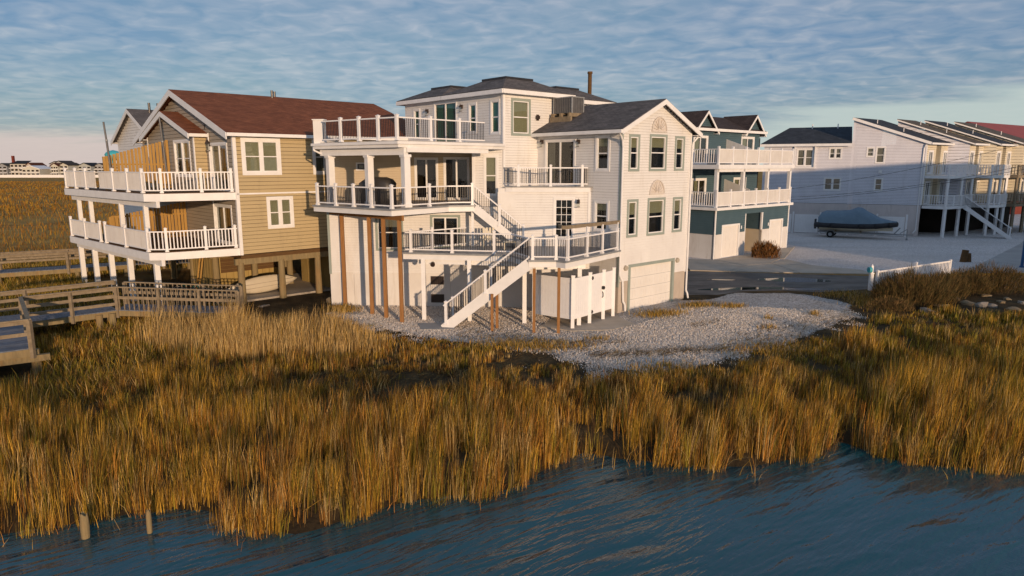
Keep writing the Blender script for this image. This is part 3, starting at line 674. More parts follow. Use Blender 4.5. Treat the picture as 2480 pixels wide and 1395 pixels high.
# roof deck over the porch
RD = LL([(-9.55, 33.25), (-4.9, 29.75), (-.95, 33.25), (-.36, 34.2), (-6.2, 40.9), (-10.2, 37.2)])
MB().prism(RD, 7.76, 7.99).build('roof_deck', 'trim_white', WH)
RD2 = LL([(-9.68, 33.27), (-4.9, 29.63), (-.86, 33.2), (-.30, 34.1), (-.42, 34.2), (-1.0, 33.35), (-4.9, 29.82), (-9.5, 33.35)])
MB().prism(RD2, 7.90, 8.02).build('deck_gutter', 'trim_white', WH)
MB().prism(LL([(-9.4, 33.35), (-4.9, 29.95), (-1.1, 33.4), (-.5, 34.3), (-6.2, 40.8), (-10.0, 37.2)]), 8.02, 8.06).build('deck_membrane', 'concrete_grey', WH)
be = MB(); a = w2l(-9.2, 33.45); c = w2l(-4.62, 30.08); be.beam((*a, 7.6), (*c, 7.6), .26, .32); a2 = w2l(-1.2, 33.3); be.beam((*c, 7.66), (*a2, 7.66), .2, .2); be.build('porch_beam', 'trim_white', WH)
for q in ((-4.66, 30.12), (-6.56, 31.57), (-8.77, 33.2)):
    x, y = w2l(*q)
    MB().box(x-.15, x+.15, y-.15, y+.15, 5.16, 7.46).box(x-.19, x+.19, y-.19, y+.19, 7.34, 7.46).box(x-.18, x+.18, y-.18, y+.18, 5.16, 5.34).build('column', 'trim_white', WH)
def tpos(p0, p1, pxs):
    """fraction along p0-p1 (world xy) seen at the given photo columns"""
    r_ = []
    for px in pxs:
        k = (px-CX)/1667.0; d = (p1[0]-p0[0], p1[1]-p0[1]); r_.append((k*p0[1]-p0[0])/(d[0]-k*d[1]))
    return [t_ for t_ in r_ if -.01 < t_ < 1.01]
e0, e1, e2 = (-9.0, 33.0), (-4.9, 29.95), (-1.35, 33.9)
railing(WH, w2l(*e0), w2l(*e1), 8.06, posts=tpos(e0, e1, (829, 873, 919, 964)), h=1.0, ph=1.07, psz=.13)
railing(WH, w2l(*e1), w2l(*e2), 8.06, posts=tpos(e1, e2, (1044, 1113)), h=1.0, ph=1.07, psz=.13)
x, y = w2l(-9.35, 33.3); MB().fb((x, y, I2, -I2), -.15, .35, -.3, .1, 8.0, 9.12).build('parapet_pier', 'vinyl_white', WH)
MB().fb((x, y, I2, -I2), -.19, .39, -.34, .14, 9.12, 9.16).build('pier_cap', 'trim_white', WH)
gx, gy = w2l(-9.55, 33.3); gx2, gy2 = w2l(-8.95, 33.3); MB().path([(gx, gy, 7.85), (gx, gy, 7.7), (gx2, gy2, 7.42), (gx2, gy2, 5.2)], .045, 8).build('downspout', 'trim_white', WH)
# tower
to_ = [(.85, 1.55, 8.45, 10.18), (2.90, 5.02, 8.12, 10.40), (6.0, 6.72, 8.6, 10.18), (7.78, 8.55, 8.50, 10.22)]
siding(WH, FT, 0, 8.8, 8.06, 10.5, .127, 'vinyl_white', to_)
for k, q in enumerate(to_):
    if k == 1: window(WH, FT, *q, .09, 'trim_white', 'trim_white', 'slider', .98, 'curtain_teal', 'sliding_door')
    else: window(WH, FT, *q, .10, 'trim_white', 'trim_white', 'dh', .93, 'curtain_teal')
lantern(WH, -2.34, 14.4-2.35, 9.85, -1, 0); lantern(WH, -2.34, 14.4-5.5, 9.9, -1, 0)
uo = [(.48, 1.80, 8.45, 10.28)]
siding(WH, FU, 0, 4.35, 5.95, 10.5, .127, 'vinyl_white', uo); window(WH, FU, *uo[0], .13, 'sage', 'trim_white', 'dh', .92)
MB().fb(FU, -.05, .08, -.1, .03, 5.95, 10.5).fb(FT, 8.72, 8.8, -.02, .03, 8.06, 10.5).build('corner_board', 'trim_white', WH)
fl = MB().fb(FU, 2.2, 2.36, .0, .05, 9.25, 9.55).fb(FU, 2.12, 2.30, .05, .2, 9.32, 9.48).build('flood_light', 'bronze', WH)
FQ = (2.03, 6.9, 1, 0); siding(WH, FQ, 0, 4.95, 8.6, 10.5, .127, 'vinyl_white')
MB().box(6.95, 6.99, 6.9, 11.2, 8.6, 10.5).build('side_wall', 'vinyl_white', WH)
def hip(x0, x1, y0, y1, z0, z1, cap, o=.35):
    cx, cy = (x0+x1)/2, (y0+y1)/2; a = MB()
    lo = [(x0-o, y0-o), (x1+o, y0-o), (x1+o, y1+o), (x0-o, y1+o)]; hi = [(cx-cap, cy-cap), (cx+cap, cy-cap), (cx+cap, cy+cap), (cx-cap, cy+cap)]
    a.rings([[(*p, z0) for p in lo], [(*p, z0+.05) for p in lo], [(*p, z1) for p in hi]])
    r_ = a.build('hip_roof', 'shingle_grey', WH); uv_roof(r_, (1, 0))
    f = MB()
    for i in range(4):
        p, q = lo[i], lo[(i+1) % 4]; f.beam((*p, z0-.09), (*q, z0-.09), .10, .20)
    f.build('gutter', 'trim_white', r_)
    MB().prism([(lo[0][0]+.05, lo[0][1]+.05), (lo[1][0]-.05, lo[1][1]+.05), (lo[2][0]-.05, lo[2][1]-.05), (lo[0][0]+.05, lo[2][1]-.05)], z0-.16, z0-.12).build('soffit', 'trim_white', r_)
    c_ = cap+.12; MB().box(cx-c_, cx+c_, cy-c_, cy+c_, z1-.04, z1+.06).build('skylight', 'black_metal', r_)
    MB().box(cx-cap+.05, cx+cap-.05, cy-cap+.05, cy+cap-.05, z1+.06, z1+.075).build('skylight_glass', 'glass', r_)
hip(-2.32, 2.03, 5.6, 10.0, 10.62, 11.42, .85); hip(-2.32, 2.03, 10.6, 14.4, 10.62, 11.36, .85); hip(2.6, 7.0, 6.9, 11.3, 10.60, 11.40, .85)
MB().cyl((6.55, 8.0, 10.7), (6.55, 8.0, 12.35), .12, .12, 12).cyl((6.55, 8.0, 12.35), (6.55, 8.0, 12.47), .16, .15, 12).cyl((6.55, 8.0, 10.78), (6.55, 8.0, 10.95), .24, .13, 12).build('chimney_pipe', 'board_dark', WH)

# --- air conditioner on the wing roof
ax, ay = l2w(1.37, 4.75)
AC = thing('air_conditioner', 'grey louvred air conditioner unit on timber blocks on the grey shingle roof', 'air conditioner', (ax, ay, 9.25), R(90-UB), world=False)
MB().box(-.42, .42, -.65, .65, .36, 1.12).build('casing', 'steel', AC)
for k in range(7): MB().box(-.40+k*.12, -.37+k*.12, -.675, -.65, .38, 1.10).build('louvre', 'steel', AC)
for k in range(10): MB().box(-.445, -.42, -.62+k*.125, -.59+k*.125, .38, 1.10).build('louvre', 'steel', AC)
for sx in (-1, 1):
    for sy in (-1, 1): MB().box(sx*.42-.03, sx*.42+.03, sy*.65-.03, sy*.65+.03, .34, 1.14).build('corner_post', 'galv', AC)
MB().box(-.46, .46, -.69, .69, 1.12, 1.17).build('lid', 'galv', AC)
for sy in (-.6, 0, .6): MB().box(-.62, .55, sy-.06, sy+.06, .18, .36).build('timber', 'wood_grey', AC)
MB().box(-.62, -.50, -.75, .75, -.28, .18).box(.35, .47, -.75, .75, .02, .18).build('timber', 'wood_grey', AC)

# ================================================================== upper deck on timber posts
UD = thing('deck', 'upper white deck on four tall brown timber posts below the covered porch', 'deck', (-5.2, 29.4, 0))
c0, c1, c2, c3 = (-9.44, 32.4), (-5.18, 29.23), (-2.97, 31.97), (-1.80, 32.3)
inner = [(-1.80, 33.22), (-9.15, 33.68)]
MB().prism([c0, c1, c2, c3]+inner, 4.84, 5.06).build('fascia', 'trim_white', UD)
def grow(p, k): return (p[0]+k[0], p[1]+k[1])
MB().prism([grow(c0, (-.06, -.02)), grow(c1, (0, -.07)), grow(c2, (.0, -.06)), grow(c3, (.03, -.05)), (-1.78, 33.2), (-9.2, 33.66)], 5.065, 5.14).build('deck_floor', 'galv', UD)
dz = 5.14
r0, r1, r2, r3 = (-9.30, 32.42), (-5.18, 29.36), (-3.0, 32.08), (-1.86, 32.4)
railing(UD, r0, r1, dz, posts=tpos(r0, r1, (765, 810, 853, 897, 946)))
railing(UD, r1, r2, dz, posts=tpos(r1, r2, (1038, 1086)))
railing(UD, r2, r3, dz, posts=(.97,))
for q, zt in (((837, 742), 4.62), ((902, 761), 4.62), ((936, 770), 4.62), ((974, 781), 4.62)):
    x, y = g2(*q); MB().box(x-.085, x+.085, y-.085, y+.085, -.15, zt).build('timber_post', 'wood_new', UD)
p_, q_ = g2(837, 742), g2(974, 781); MB().beam((p_[0], p_[1], 4.72), (q_[0]+.2, q_[1]-.2, 4.72), .12, .24).beam((p_[0], p_[1], 4.72), (p_[0]-.6, p_[1]+.1, 4.72), .12, .22).build('timber_beam', 'wood_new', UD)
# stair down to the lower deck
def stair(parent, top, bot, ztop, zbot, width, side, sh=.32, rails=(True, True), newel=True, mat='trim_white', n=None):
    """straight flight from top to bot (xy); side = unit vector across the flight towards its other stringer"""
    t0 = Vector((*top, ztop)); b0 = Vector((*bot, zbot)); sv = Vector((side[0], side[1], 0))*width
    for k in (0, 1):
        MB().beam(t0+sv*k+Vector((0, 0, -sh*.42)), b0+sv*k+Vector((0, 0, -sh*.42+.05)), .05, sh).build('stringer', mat, parent)
    n = n or max(4, int(round((ztop-zbot)/.19)))
    d = (b0-t0)
    for k in range(1, n):
        c_ = t0+d*(k/n); h = Vector((d.x, d.y, 0)).normalized()*.135
        a = c_-h; e = c_+h
        MB().hexa([a, e, e+sv, a+sv, a+Vector((0, 0, .035)), e+Vector((0, 0, .035)), e+sv+Vector((0, 0, .035)), a+sv+Vector((0, 0, .035))]).build('tread', 'galv' if mat == 'trim_white' else mat, parent)
    for k in (0, 1):
        if rails[k]: railing(parent, (t0+sv*k).to_2d(), (b0+sv*k).to_2d(), ztop, zbot, posts=(.5, .97) if newel else (.97,), h=.95, low=.09)
stair(UD, (-1.80, 32.35), (.62, 32.2), 5.12, 3.14, .85, (.06, 1), rails=(True, False))
MB().box(-1.95, -1.83, 32.52, 32.64, 3.14, 4.84).build('deck_post', 'trim_white', UD)

# ================================================================== lower deck and its stair
LD = thing('deck', 'lower white deck with black balusters and a long stair down to the shells', 'deck', (0, 29.5, 0))
d0, d1, d2, d3, d4, d5 = (-4.95, 30.55), (-.05, 29.70), (.70, 27.98), (1.84, 27.98), (2.20, 27.62), (5.02, 31.40)
back = [(4.95, 31.62), (3.55, 32.78), (-2.2, 33.18)]
MB().prism([d0, d1, d2, d3, d4, d5]+back, 2.80, 3.03).build('fascia', 'trim_white', LD)
MB().prism([grow(d0, (-.07, -.05)), grow(d1, (-.03, -.06)), grow(d2, (-.03, -.06)), grow(d3, (0, -.06)), grow(d4, (.02, -.07)), grow(d5, (.06, -.04)), (4.98, 31.6), (3.55, 32.75), (-2.15, 33.15)], 3.035, 3.11).build('deck_floor', 'galv', LD)
dz = 3.11
railing(LD, (-4.85, 30.63), (-.02, 29.79), dz, posts=tpos((-4.85, 30.63), (-.02, 29.79), (990, 1092, 1196)))
railing(LD, (-4.85, 30.68), (-2.25, 33.0), dz, posts=(.42,))
railing(LD, (-.02, 29.79), (.70, 28.06), dz, posts=())
railing(LD, (.86, 28.06), (1.84, 28.06), dz, posts=(0, 1.0))
railing(LD, (1.9, 28.03), (2.25, 27.75), dz, posts=())
railing(LD, (2.25, 27.75), (4.95, 31.38), dz, posts=(.02, .36, .66, .97))
wc = MB(); wc.beam((2.05, 27.62, dz+1.38), (4.98, 31.42, dz+1.30), .05, .15).beam((2.05, 27.62, dz+1.40), (1.98, 28.6, dz+1.38), .05, .14); wc.build('cap_board', 'wood_grey', LD)
for t_ in (.02, .36, .66, .97): MB().cyl((2.25+2.7*t_, 27.75+3.63*t_, dz+1.05), (2.25+2.7*t_, 27.75+3.63*t_, dz+1.30), .05, .05, 4).build('cap_post', 'rail_white', LD)
stair(LD, (.72, 28.02), (-2.98, 28.78), 3.10, .08, 1.05, (.2, .98), sh=.42)
for q in ((1028, 774), (1138, 778), (1270, 783)):
    x, y = g2(*q); MB().box(x-.09, x+.09, y-.09, y+.09, -.1, 2.80).build('deck_post', 'trim_white', LD)
x, y = 2.95, 29.2; MB().box(x-.09, x+.09, y-.09, y+.09, -.1, 2.60).build('deck_post', 'trim_white', LD)
MB().beam((-4.3, 30.75, 2.68), (0.2, 29.95, 2.68), .14, .22).beam((1.0, 29.0, 2.68), (3.2, 29.3, 2.68), .14, .24).build('deck_beam', 'trim_white', LD)
for q, zt in (((1293, 806), 2.75), ((1352, 808), 2.8), ((1192, 802), 1.62), ((1204, 795), 1.6)):
    x, y = g2(*q); MB().box(x-.06, x+.06, y-.06, y+.06, -.1, zt).build('timber_post', 'wood_new', LD)
MB().cyl((-3.6, 30.55, 2.6), (-3.6, 30.40, 2.55), .09, .11, 10).build('spot_lamp', 'bronze', LD)

# ================================================================== outdoor shower screen
SH = thing('shower_enclosure', 'white vinyl plank enclosure with a gate under the lower deck', 'screen', (2.6, 28.7, 0))
sa, sb, sc0 = (2.62, 28.62), (4.72, 31.02), (.98, 29.85)
def vpanel(parent, p, q, z0, z1, name='panel'):
    p = Vector(p); q = Vector(q); ln = (q-p).length; d = (q-p)/ln; fr = (p.x, p.y, d.x, d.y)
    pn = MB().fb(fr, 0, ln, -.02, .02, z0, z0+.16).fb(fr, 0, ln, -.02, .02, z1-.16, z1).build(name, 'rail_white', parent)
    n = max(2, int(ln/.15))
    for k in range(n): MB().fb(fr, k*ln/n+.004, (k+1)*ln/n-.004, -.012, .012, z0+.16, z1-.16).build('plank', 'rail_white', pn)
    return pn
def along(a, c, t_): return (a[0]+(c[0]-a[0])*t_, a[1]+(c[1]-a[1])*t_)
ts = (0, .40, .74, 1)
vpanel(SH, along(sa, sb, .03), along(sa, sb, .38), .42, 2.22)
g_ = vpanel(SH, along(sa, sb, .42), along(sa, sb, .72), .42, 2.22, 'gate')
vpanel(SH, along(sa, sb, .76), along(sa, sb, .98), .42, 2.22)
vpanel(SH, sc0, along(sa, sc0, .02), .42, 2.22)
for i, t_ in enumerate(ts):
    q = along(sa, sb, t_); MB().box(q[0]-.075, q[0]+.075, q[1]-.075, q[1]+.075, 0, 2.32 if i else 2.36).box(q[0]-.09, q[0]+.09, q[1]-.09, q[1]+.09, 2.32, 2.35).build('post', 'rail_white', SH)
for t_, z in ((.42, 2.08), (.42, .55), (.71, 1.52)):
    q = along(sa, sb, t_); n = Vector((sb[1]-sa[1], -(sb[0]-sa[0]), 0)).normalized()
    MB().cyl(Vector((*q, z)), Vector((*q, z))+n*.10, .085, .085, 10).build('hinge' if t_ < .6 else 'latch', 'black_metal', g_)
q = along(sa, sb, .70); n = Vector((sb[1]-sa[1], -(sb[0]-sa[0]), 0)).normalized(); c_ = Vector((*q, 1.2))
MB().path([c_+n*.02+Vector((0, 0, .14)), c_+n*.08+Vector((0, 0, .08)), c_+n*.08-Vector((0, 0, .08)), c_+n*.02-Vector((0, 0, .14))], .016, 6).build('handle', 'black_metal', g_)
q = along(sa, sc0, 1.0); MB().box(q[0]-.07, q[0]+.07, q[1]-.07, q[1]+.07, 0, 2.3).build('post', 'rail_white', SH)

# ================================================================== covered grill on the porch
gx, gy = -6.35, 32.35
gv = []
for z, sx, sy, o in ((0, .82, .40, 0), (.35, .84, .42, .02), (.75, .86, .44, 0), (1.02, .84, .42, 0), (1.20, .66, .36, .05), (1.30, .36, .22, .08)):
    ring = []
    for k in range(20):
        a = 2*math.pi*k/20; e = 1+.07*math.sin(k*2.6+z*5); cx_ = abs(math.cos(a))**.6*math.copysign(1, math.cos(a)); sy_ = abs(math.sin(a))**.6*math.copysign(1, math.sin(a))
        ring.append((gx+o+(sx*cx_*e)*.96+(sy*sy_)*.28, gy+(sy*sy_*e)*.96-(sx*cx_)*.28, 5.145+z))
    gv.append(ring)
GR = thing('grill', 'barbecue grill under a black cover on the upper porch', 'grill', (gx, gy, 5.145))
MB().rings(gv).build('cover', 'tarp', GR, smooth=True)
for sx in (-.6, .6): MB().cyl((gx+sx, gy-.3*sx-.02, 5.142), (gx+sx, gy-.3*sx-.02, 5.2), .06, .06, 8).build('foot', 'black_metal', GR)
# things lying about on the lower deck
for i, (x, y, hgt_, nm, lb) in enumerate(((-1.1, 31.6, .5, 'deck_chair', 'low pale wooden chair on the lower deck under the stair'), (-.1, 31.7, .36, 'bench', 'low pale wooden bench on the lower deck under the stair'))):
    o = thing(nm, lb, 'chair' if i == 0 else 'bench', (x, y, 3.115))
    for k in range(5): MB().box(x-.3, x+.3, y-.25+k*.1, y-.17+k*.1, 3.115+hgt_-.04, 3.115+hgt_).build('slat', 'row_cream', o)
    for sx in (-.26, .26):
        for sy in (-.2, .2): MB().box(x+sx-.03, x+sx+.03, y+sy-.03, y+sy+.03, 3.115, 3.115+hgt_-.04).build('leg', 'row_cream', o)
    if i == 0:
        for k in range(4): MB().box(x-.28+k*.15, x-.18+k*.15, y+.22, y+.26, 3.115+hgt_, 3.115+hgt_+.5).build('back_slat', 'row_cream', o)

GAP = .09

# ================================================================== the tan house on piles
TBg = 46.5; TB = np.array([-13.75, 34.1]); td = bear(TBg); tn = np.array([-td[1], td[0]])
def t2l(x, y): q = np.array([x, y])-TB; return (float(q@td), float(q@tn))
def t2w(x, y): q = TB+x*td+y*tn; return (float(q[0]), float(q[1]))
TH = thing('tan_house', 'tan clapboard duplex on timber piles with brown shingle roof and two white balconies', 'house', (TB[0], TB[1], 0), R(90-TBg), world=False)
def tpl(px, py, x):   # point of the plane local x = const seen at a pixel -> (y, z)
    P = PL(px, py, TB+x*td, tn); l = t2l(P[0], P[1]); return l[1], float(P[2])
FS = (0, 0, 1, 0); FW = (0, 14.8, 0, -1)
so_ = [(.37, 2.42, 6.50, 8.36), (1.50, 2.95, 3.74, 5.40), (4.20, 5.75, 6.50, 8.36)]
siding(TH, FS, 0, 12.5, 2.52, 8.52, .192, 'tan_siding', so_, single=True)
window(TH, FS, *so_[0], .17, 'trim_white', 'trim_white', 'double', .97, 'blind'); window(TH, FS, *so_[1], .14, 'trim_white', 'trim_white', 'double', .97, 'blind'); window(TH, FS, *so_[2], .14, 'trim_white', 'trim_white', 'double', .97, 'curtain')
MB().fb(FS, 0, 12.5, .0, .035, 5.54, 5.62).build('belt_board', 'trim_white', TH)
MB().fb(FS, -.04, .13, -.02, .035, 2.5, 8.6).fb(FW, 14.67, 14.80, -.02, .035, 2.5, 8.6).build('corner_board', 'trim_white', TH)
aY, aZ = 7.35, 11.02; eZ = 8.62
def ttop(z):
    if z <= eZ: return (0, 14.8)
    k = (z-eZ)/(aZ-eZ)*7.4; return (k, 14.8-k)
# front (gable) wall: doors and windows read from the photograph
def wrect(px0, py0, px1, py1, x, fr_len):
    y0, z1 = tpl(px0, py0, x); y1, z0 = tpl(px1, py1, x); return (fr_len-y0, fr_len-y1, z0, z1)
fwo = [(14.8-3.1, 14.8-.75, 5.62, 8.15), (14.8-3.1, 14.8-.75, 2.92, 5.0)]
siding(TH, FW, 0, 14.8, 2.52, aZ-.1, .192, 'tan_shaded', fwo, ttop, single=True)
window(TH, FW, *fwo[0], .12, 'trim_white', 'trim_white', 'slider', .35, 'curtain', 'sliding_door'); window(TH, FW, *fwo[1], .12, 'trim_white', 'trim_white', 'slider', .5, 'curtain', 'sliding_door')
ro = gable_roof(TH, FW, 0, 14.8, .45, -12.8, eZ, aZ+.05, .38, 'shingle_red', rw=.34)
for x, y in ((5.4, 7.1), (5.8, 7.6)): MB().cyl((x, y, 10.8), (x, y, 11.5), .075, .075, 8).build('vent_pipe', 'black_metal', ro)
# projecting bay with its own small gable
BX = -.62; yr = tpl(468, 330, BX)[0]; yl = tpl(350, 340, BX)[0]; ya, za = tpl(403, 276, BX); ze = tpl(470, 322, BX)[1]
yl = 2*ya-yr
FB = (BX, yl, 0, -1); W_ = yl-yr
def btop(z):
    if z <= ze: return (0, W_)
    k = (z-ze)/(za-ze)*W_/2; return (k, W_-k)
b0 = W_-(tpl(420, 340, BX)[0]-yr); b1 = W_-(tpl(459, 340, BX)[0]-yr)
bo = [(b0, b1, 6.35, tpl(440, 338, BX)[1])]
siding(TH, FB, 0, W_, 5.6, za-.12, .192, 'tan_shaded', bo, btop, single=True); window(TH, FB, *bo[0], .13, 'trim_white', 'trim_white', 'double', .55, 'blind')
siding(TH, (BX, yr, 1, 0), 0, -BX, 5.6, ze, .192, 'tan_siding', (), single=True)
MB().fb(FB, W_-.12, W_+.03, -.02, .03, 5.6, ze).build('corner_board', 'trim_white', TH); MB().fb(FB, -.03, .12, -.02, .03, 5.6, ze).build('corner_board', 'trim_white', TH)
gable_roof(TH, FB, 0, W_, .35, BX-.05, ze, za+.05, .30, 'shingle_red', rw=.28, name='bay_roof')
MB().box(BX+.6, BX+.72, yr-.05, yr+.05, ze+.2, ze+.75).build('vent_pipe', 'black_metal', TH)
dx_ = -.06; yy = yr-.55
MB().path([(dx_, yy, ze), (dx_, yy, 2.9)], .035, 6).build('downspout', 'trim_white', TH)
lantern(TH, -.02, yr-.6, 7.95, -1, 0, 1.6)
# rear white house hides behind; core and underside
MB().box(.55, 12.3, .55, 14.2, 2.7, 8.4).build('core_wall', 'interior', TH)
MB().box(-.0, 12.5, 0.0, 14.8, 2.30, 2.50).build('floor_frame', 'board_dark', TH)
for yb in (.12, 3.6, 7.2, 10.8, 14.4): MB().box(-.3, 12.5, yb-.1, yb+.1, 2.0, 2.32).build('pile_beam', 'wood_pile', TH)
for yb in (.12, 3.6, 7.2, 10.8, 14.4):
    for xb in (.0, 2.15, 4.25, 7.4, 10.4): MB().cyl((xb, yb, -.5), (xb, yb, 2.1), .19, .16, 12).build('pile', 'wood_pile', TH)
MB().box(.3, 12.0, .3, 6.9, -.05, .10).build('slab', 'concrete', TH)
for k in range(9): MB().box(.5+k*.42, .9+k*.42, 4.6, 4.66, .1, 2.0).build('partition_board', 'plywood', TH)
for k in range(5): MB().box(.6, 4.1, 4.50, 4.54, 1.0+k*.2, 1.185+k*.2).build('wall_board', 'board_dark', TH)
for k in range(4): MB().box(5.2, 5.25, .5+k*.9, 1.36+k*.9, .1, 2.0).build('partition_board', 'plywood', TH)
for k in range(8): MB().box(-.05, .0, 3.9+k*.42, 4.28+k*.42, .1, 2.2).build('partition_board', 'plywood', TH)
# balconies
dl = [(-4.95, 12.9), (-3.95, 1.10), (-3.35, .62), (.0, .02), (.0, 12.9)]
for z0, nm in ((2.50, 'lower'), (5.30, 'upper')):
    zt = z0+.36
    MB().prism(dl, z0, zt).build('balcony_fascia', 'trim_white', TH)
    MB().prism([(-4.85, 12.8), (-3.88, 1.16), (-3.3, .70), (-.02, .1), (-.02, 12.8)], zt, zt+.03).build('balcony_floor', 'board_dark', TH)
    a0, a1, a2, a3 = (-4.88, 12.7), (-3.90, 1.16), (-3.32, .70), (-.08, .10)
    zt += .03
    m1 = along(a0, a1, .46)
    railing(TH, a0, along(a0, a1, .44), zt, posts=(.02, .5, .98) if z0 < 4 else (.02, .36, .70), h=1.0, ph=1.12, psz=.12, panel='panel_white')
    railing(TH, along(a0, a1, .49), a1, zt, posts=(.02, .5, .98) if z0 < 4 else (.34, .67, .98), h=1.0, ph=1.12, psz=.12, panel='panel_white')
    railing(TH, a1, a2, zt, posts=(), h=1.0, bmat='rail_white', bsz=.05, bsp=.16)
    railing(TH, a2, a3, zt, posts=(.02, .55, .97), h=1.0, ph=1.12, psz=.12, bmat='rail_white', bsz=.05, bsp=.155)
    if z0 > 4:
        for t_ in (.05, .22, .62, .90):
            q = along((-4.5, 12.6), (-3.5, 1.1), t_); MB().box(q[0]-.1, q[0]+.1, q[1]-.1, q[1]+.1, 2.88, 5.05).build('balcony_post', 'trim_white', TH)
    b_ = MB().beam((-4.55, 12.9, z0-.14), (-3.45, .75, z0-.14), .16, .3).build('balcony_beam', 'trim_white', TH)
for t_ in (.03, .22, .43, .65, .93):
    q = along((-4.55, 12.9), (-3.45, .75), t_); MB().box(q[0]-.12, q[0]+.12, q[1]-.12, q[1]+.12, -.6, 2.24).build('balcony_post', 'trim_white', TH)

# --- timber privacy screens between the two halves of the duplex
def screen(x0, x1, y, z0, zt0, zt1, label):
    w0 = t2w((x0+x1)/2, y); o = thing('privacy_screen', label, 'fence', (*w0, z0), R(90-TBg), world=False)
    n = int((x1-x0)/.175); mx_ = (x0+x1)/2
    for k in range(n):
        a = x0+k*(x1-x0)/n; t_ = (k+.5)/n; zt = zt0+(zt1-zt0)*t_
        MB().box(a-mx_+.006, a-mx_+.145, -.012+.03*(k % 2), .012+.03*(k % 2), 0.02, zt-z0).build('board', 'wood_screen', o)
    for z in (.3, 1.3): MB().box(x0-mx_, x1-mx_, .045, .09, z, z+.09).build('rail', 'wood_screen', o)
    MB().box(x0-mx_-.12, x0-mx_, -.06, .06, .0, zt0-z0).build('end_post', 'wood_screen', o)
    return o
screen(-3.95, -.70, 7.35, 5.70, 7.45, 8.42, 'sloping timber privacy screen on the upper balcony of the tan house')
screen(-3.95, -.05, 7.35, 2.90, 4.25, 4.95, 'timber privacy screen on the lower balcony of the tan house')
for (x, zt, lb) in ((-3.72, 9.25, 'bare grey steel pole at the outer end of the upper timber screen'), (-.95, 9.60, 'bare grey steel pole at the house end of the upper timber screen')):
    w0 = t2w(x, 7.2); o = thing('steel_pole', lb, 'pole', (*w0, 5.70)); p = Vector((*w0, 5.70))
    MB().cyl(p, p+Vector((-.12, 0, 2.6)), .055, .055, 10).build('lower_tube', 'steel', o); MB().cyl(p+Vector((-.12, 0, 2.6)), p+Vector((-.18, 0, zt-5.70)), .048, .048, 10).build('upper_tube', 'steel', o)
    MB().cyl(p+Vector((-.119, 0, 2.56)), p+Vector((-.121, 0, 2.64)), .065, .065, 10).build('collar', 'galv', o)

# --- things stored under the tan house
kc = t2w(1.75, 1.55)
KY = thing('kayak', 'cream kayak lying on its side under the tan house', 'kayak', (*kc, .12), R(90-TBg), world=False)
rg = []
for k in range(15):
    t_ = -1+2*k/14; wdt = max(.03, (1-abs(t_)**2.3))*.46; dp = max(.02, (1-abs(t_)**2.6))*.17
    rg.append([(t_*2.0, dp*math.cos(a)+.12*t_*t_, .50+.10*t_+wdt*math.sin(a)) for a in np.linspace(0, 2*math.pi, 17)[:-1]])
MB().rings(rg).build('hull', 'kayak', KY, smooth=True)
ck = MB()
for zc_ in (.10, -.12): ck.beam((-1.6, -.165, .50-.08+zc_), (1.6, -.165, .50+.08+zc_), .02, .025)
ck.build('strake', 'tan_shaded', KY, 'stuff')
MB().box(-1.2, -1.08, -.1, .3, 0, .12).build('chock', 'wood_pile', KY); MB().box(1.0, 1.12, -.1, .3, 0, .12).build('chock', 'wood_pile', KY)
bc = t2w(-1.6, 3.2)
BK = thing('bicycle', 'teal bicycle parked under the balconies of the tan house', 'bicycle', (*bc, 0.0), R(20), world=False)
def torus(mb, c, r, rr, n=22):
    for k in range(n):
        a, e = 2*math.pi*k/n, 2*math.pi*(k+1)/n
        mb.cyl((c[0]+r*math.cos(a), c[1], c[2]+r*math.sin(a)), (c[0]+r*math.cos(e), c[1], c[2]+r*math.sin(e)), rr, rr, 5, False)
    return mb
for x in (-.52, .52):
    wl_ = torus(MB(), (x, 0, .34), .33, .02).build('wheel', 'tyre', BK); sp_ = MB()
    for k in range(8): a = math.pi*k/8; sp_.cyl((x-.32*math.cos(a), 0, .34-.32*math.sin(a)), (x+.32*math.cos(a), 0, .34+.32*math.sin(a)), .004, .004, 4)
    sp_.build('spokes', 'chrome', wl_, 'stuff')
    torus(MB(), (x, 0, .34), .37, .012, 22).build('mudguard', 'chrome', BK)
MB().path([(-.52, 0, .34), (-.12, 0, .30), (-.28, 0, .85), (-.52, 0, .34)], .018).path([(-.12, 0, .30), (.34, 0, .78), (-.25, 0, .75)], .02).path([(.52, 0, .34), (.34, 0, .92)], .02).build('frame', 'bike_teal', BK)
MB().path([(.20, -.28, 1.05), (.34, -.1, .98), (.34, .1, .98), (.20, .28, 1.05)], .014).build('handlebar', 'chrome', BK); MB().box(-.40, -.16, -.07, .07, .86, .92).build('saddle', 'tyre', BK)
lc = t2w(-.55, 4.1)
LA = thing('ladder', 'wooden ladder leaning upright under the tan house', 'ladder', (*lc, 0), R(90-TBg), world=False)
for y in (0, .42): MB().beam((-.3, y, 0), (.1, y, 2.2), .05, .08).build('side_rail', 'wood_screen', LA)
for k in range(7): MB().cyl((-.26+.055*k, 0, .25+.28*k), (-.26+.055*k, .42, .25+.28*k), .018, .018, 6).build('rung', 'wood_screen', LA)
rc = t2w(-1.15, -.35)
RB = thing('round_board', 'weathered round-topped timber board standing at the end of the boardwalk', 'board', (*rc, 0.0), R(-12), world=False)
for k in range(6):
    x0, x1 = -.48+k*.16, -.48+(k+1)*.16-.008; h0 = .42+.36*math.sqrt(max(0, 1-(x0/.52)**2)); h1 = .42+.36*math.sqrt(max(0, 1-(x1/.52)**2))
    MB().hexa([(x0, -.02, 0), (x1, -.02, 0), (x1, .02, 0), (x0, .02, 0), (x0, -.02, h0), (x1, -.02, h1), (x1, .02, h1), (x0, .02, h0)]).build('plank', 'wood_grey', RB)

GAP = .06
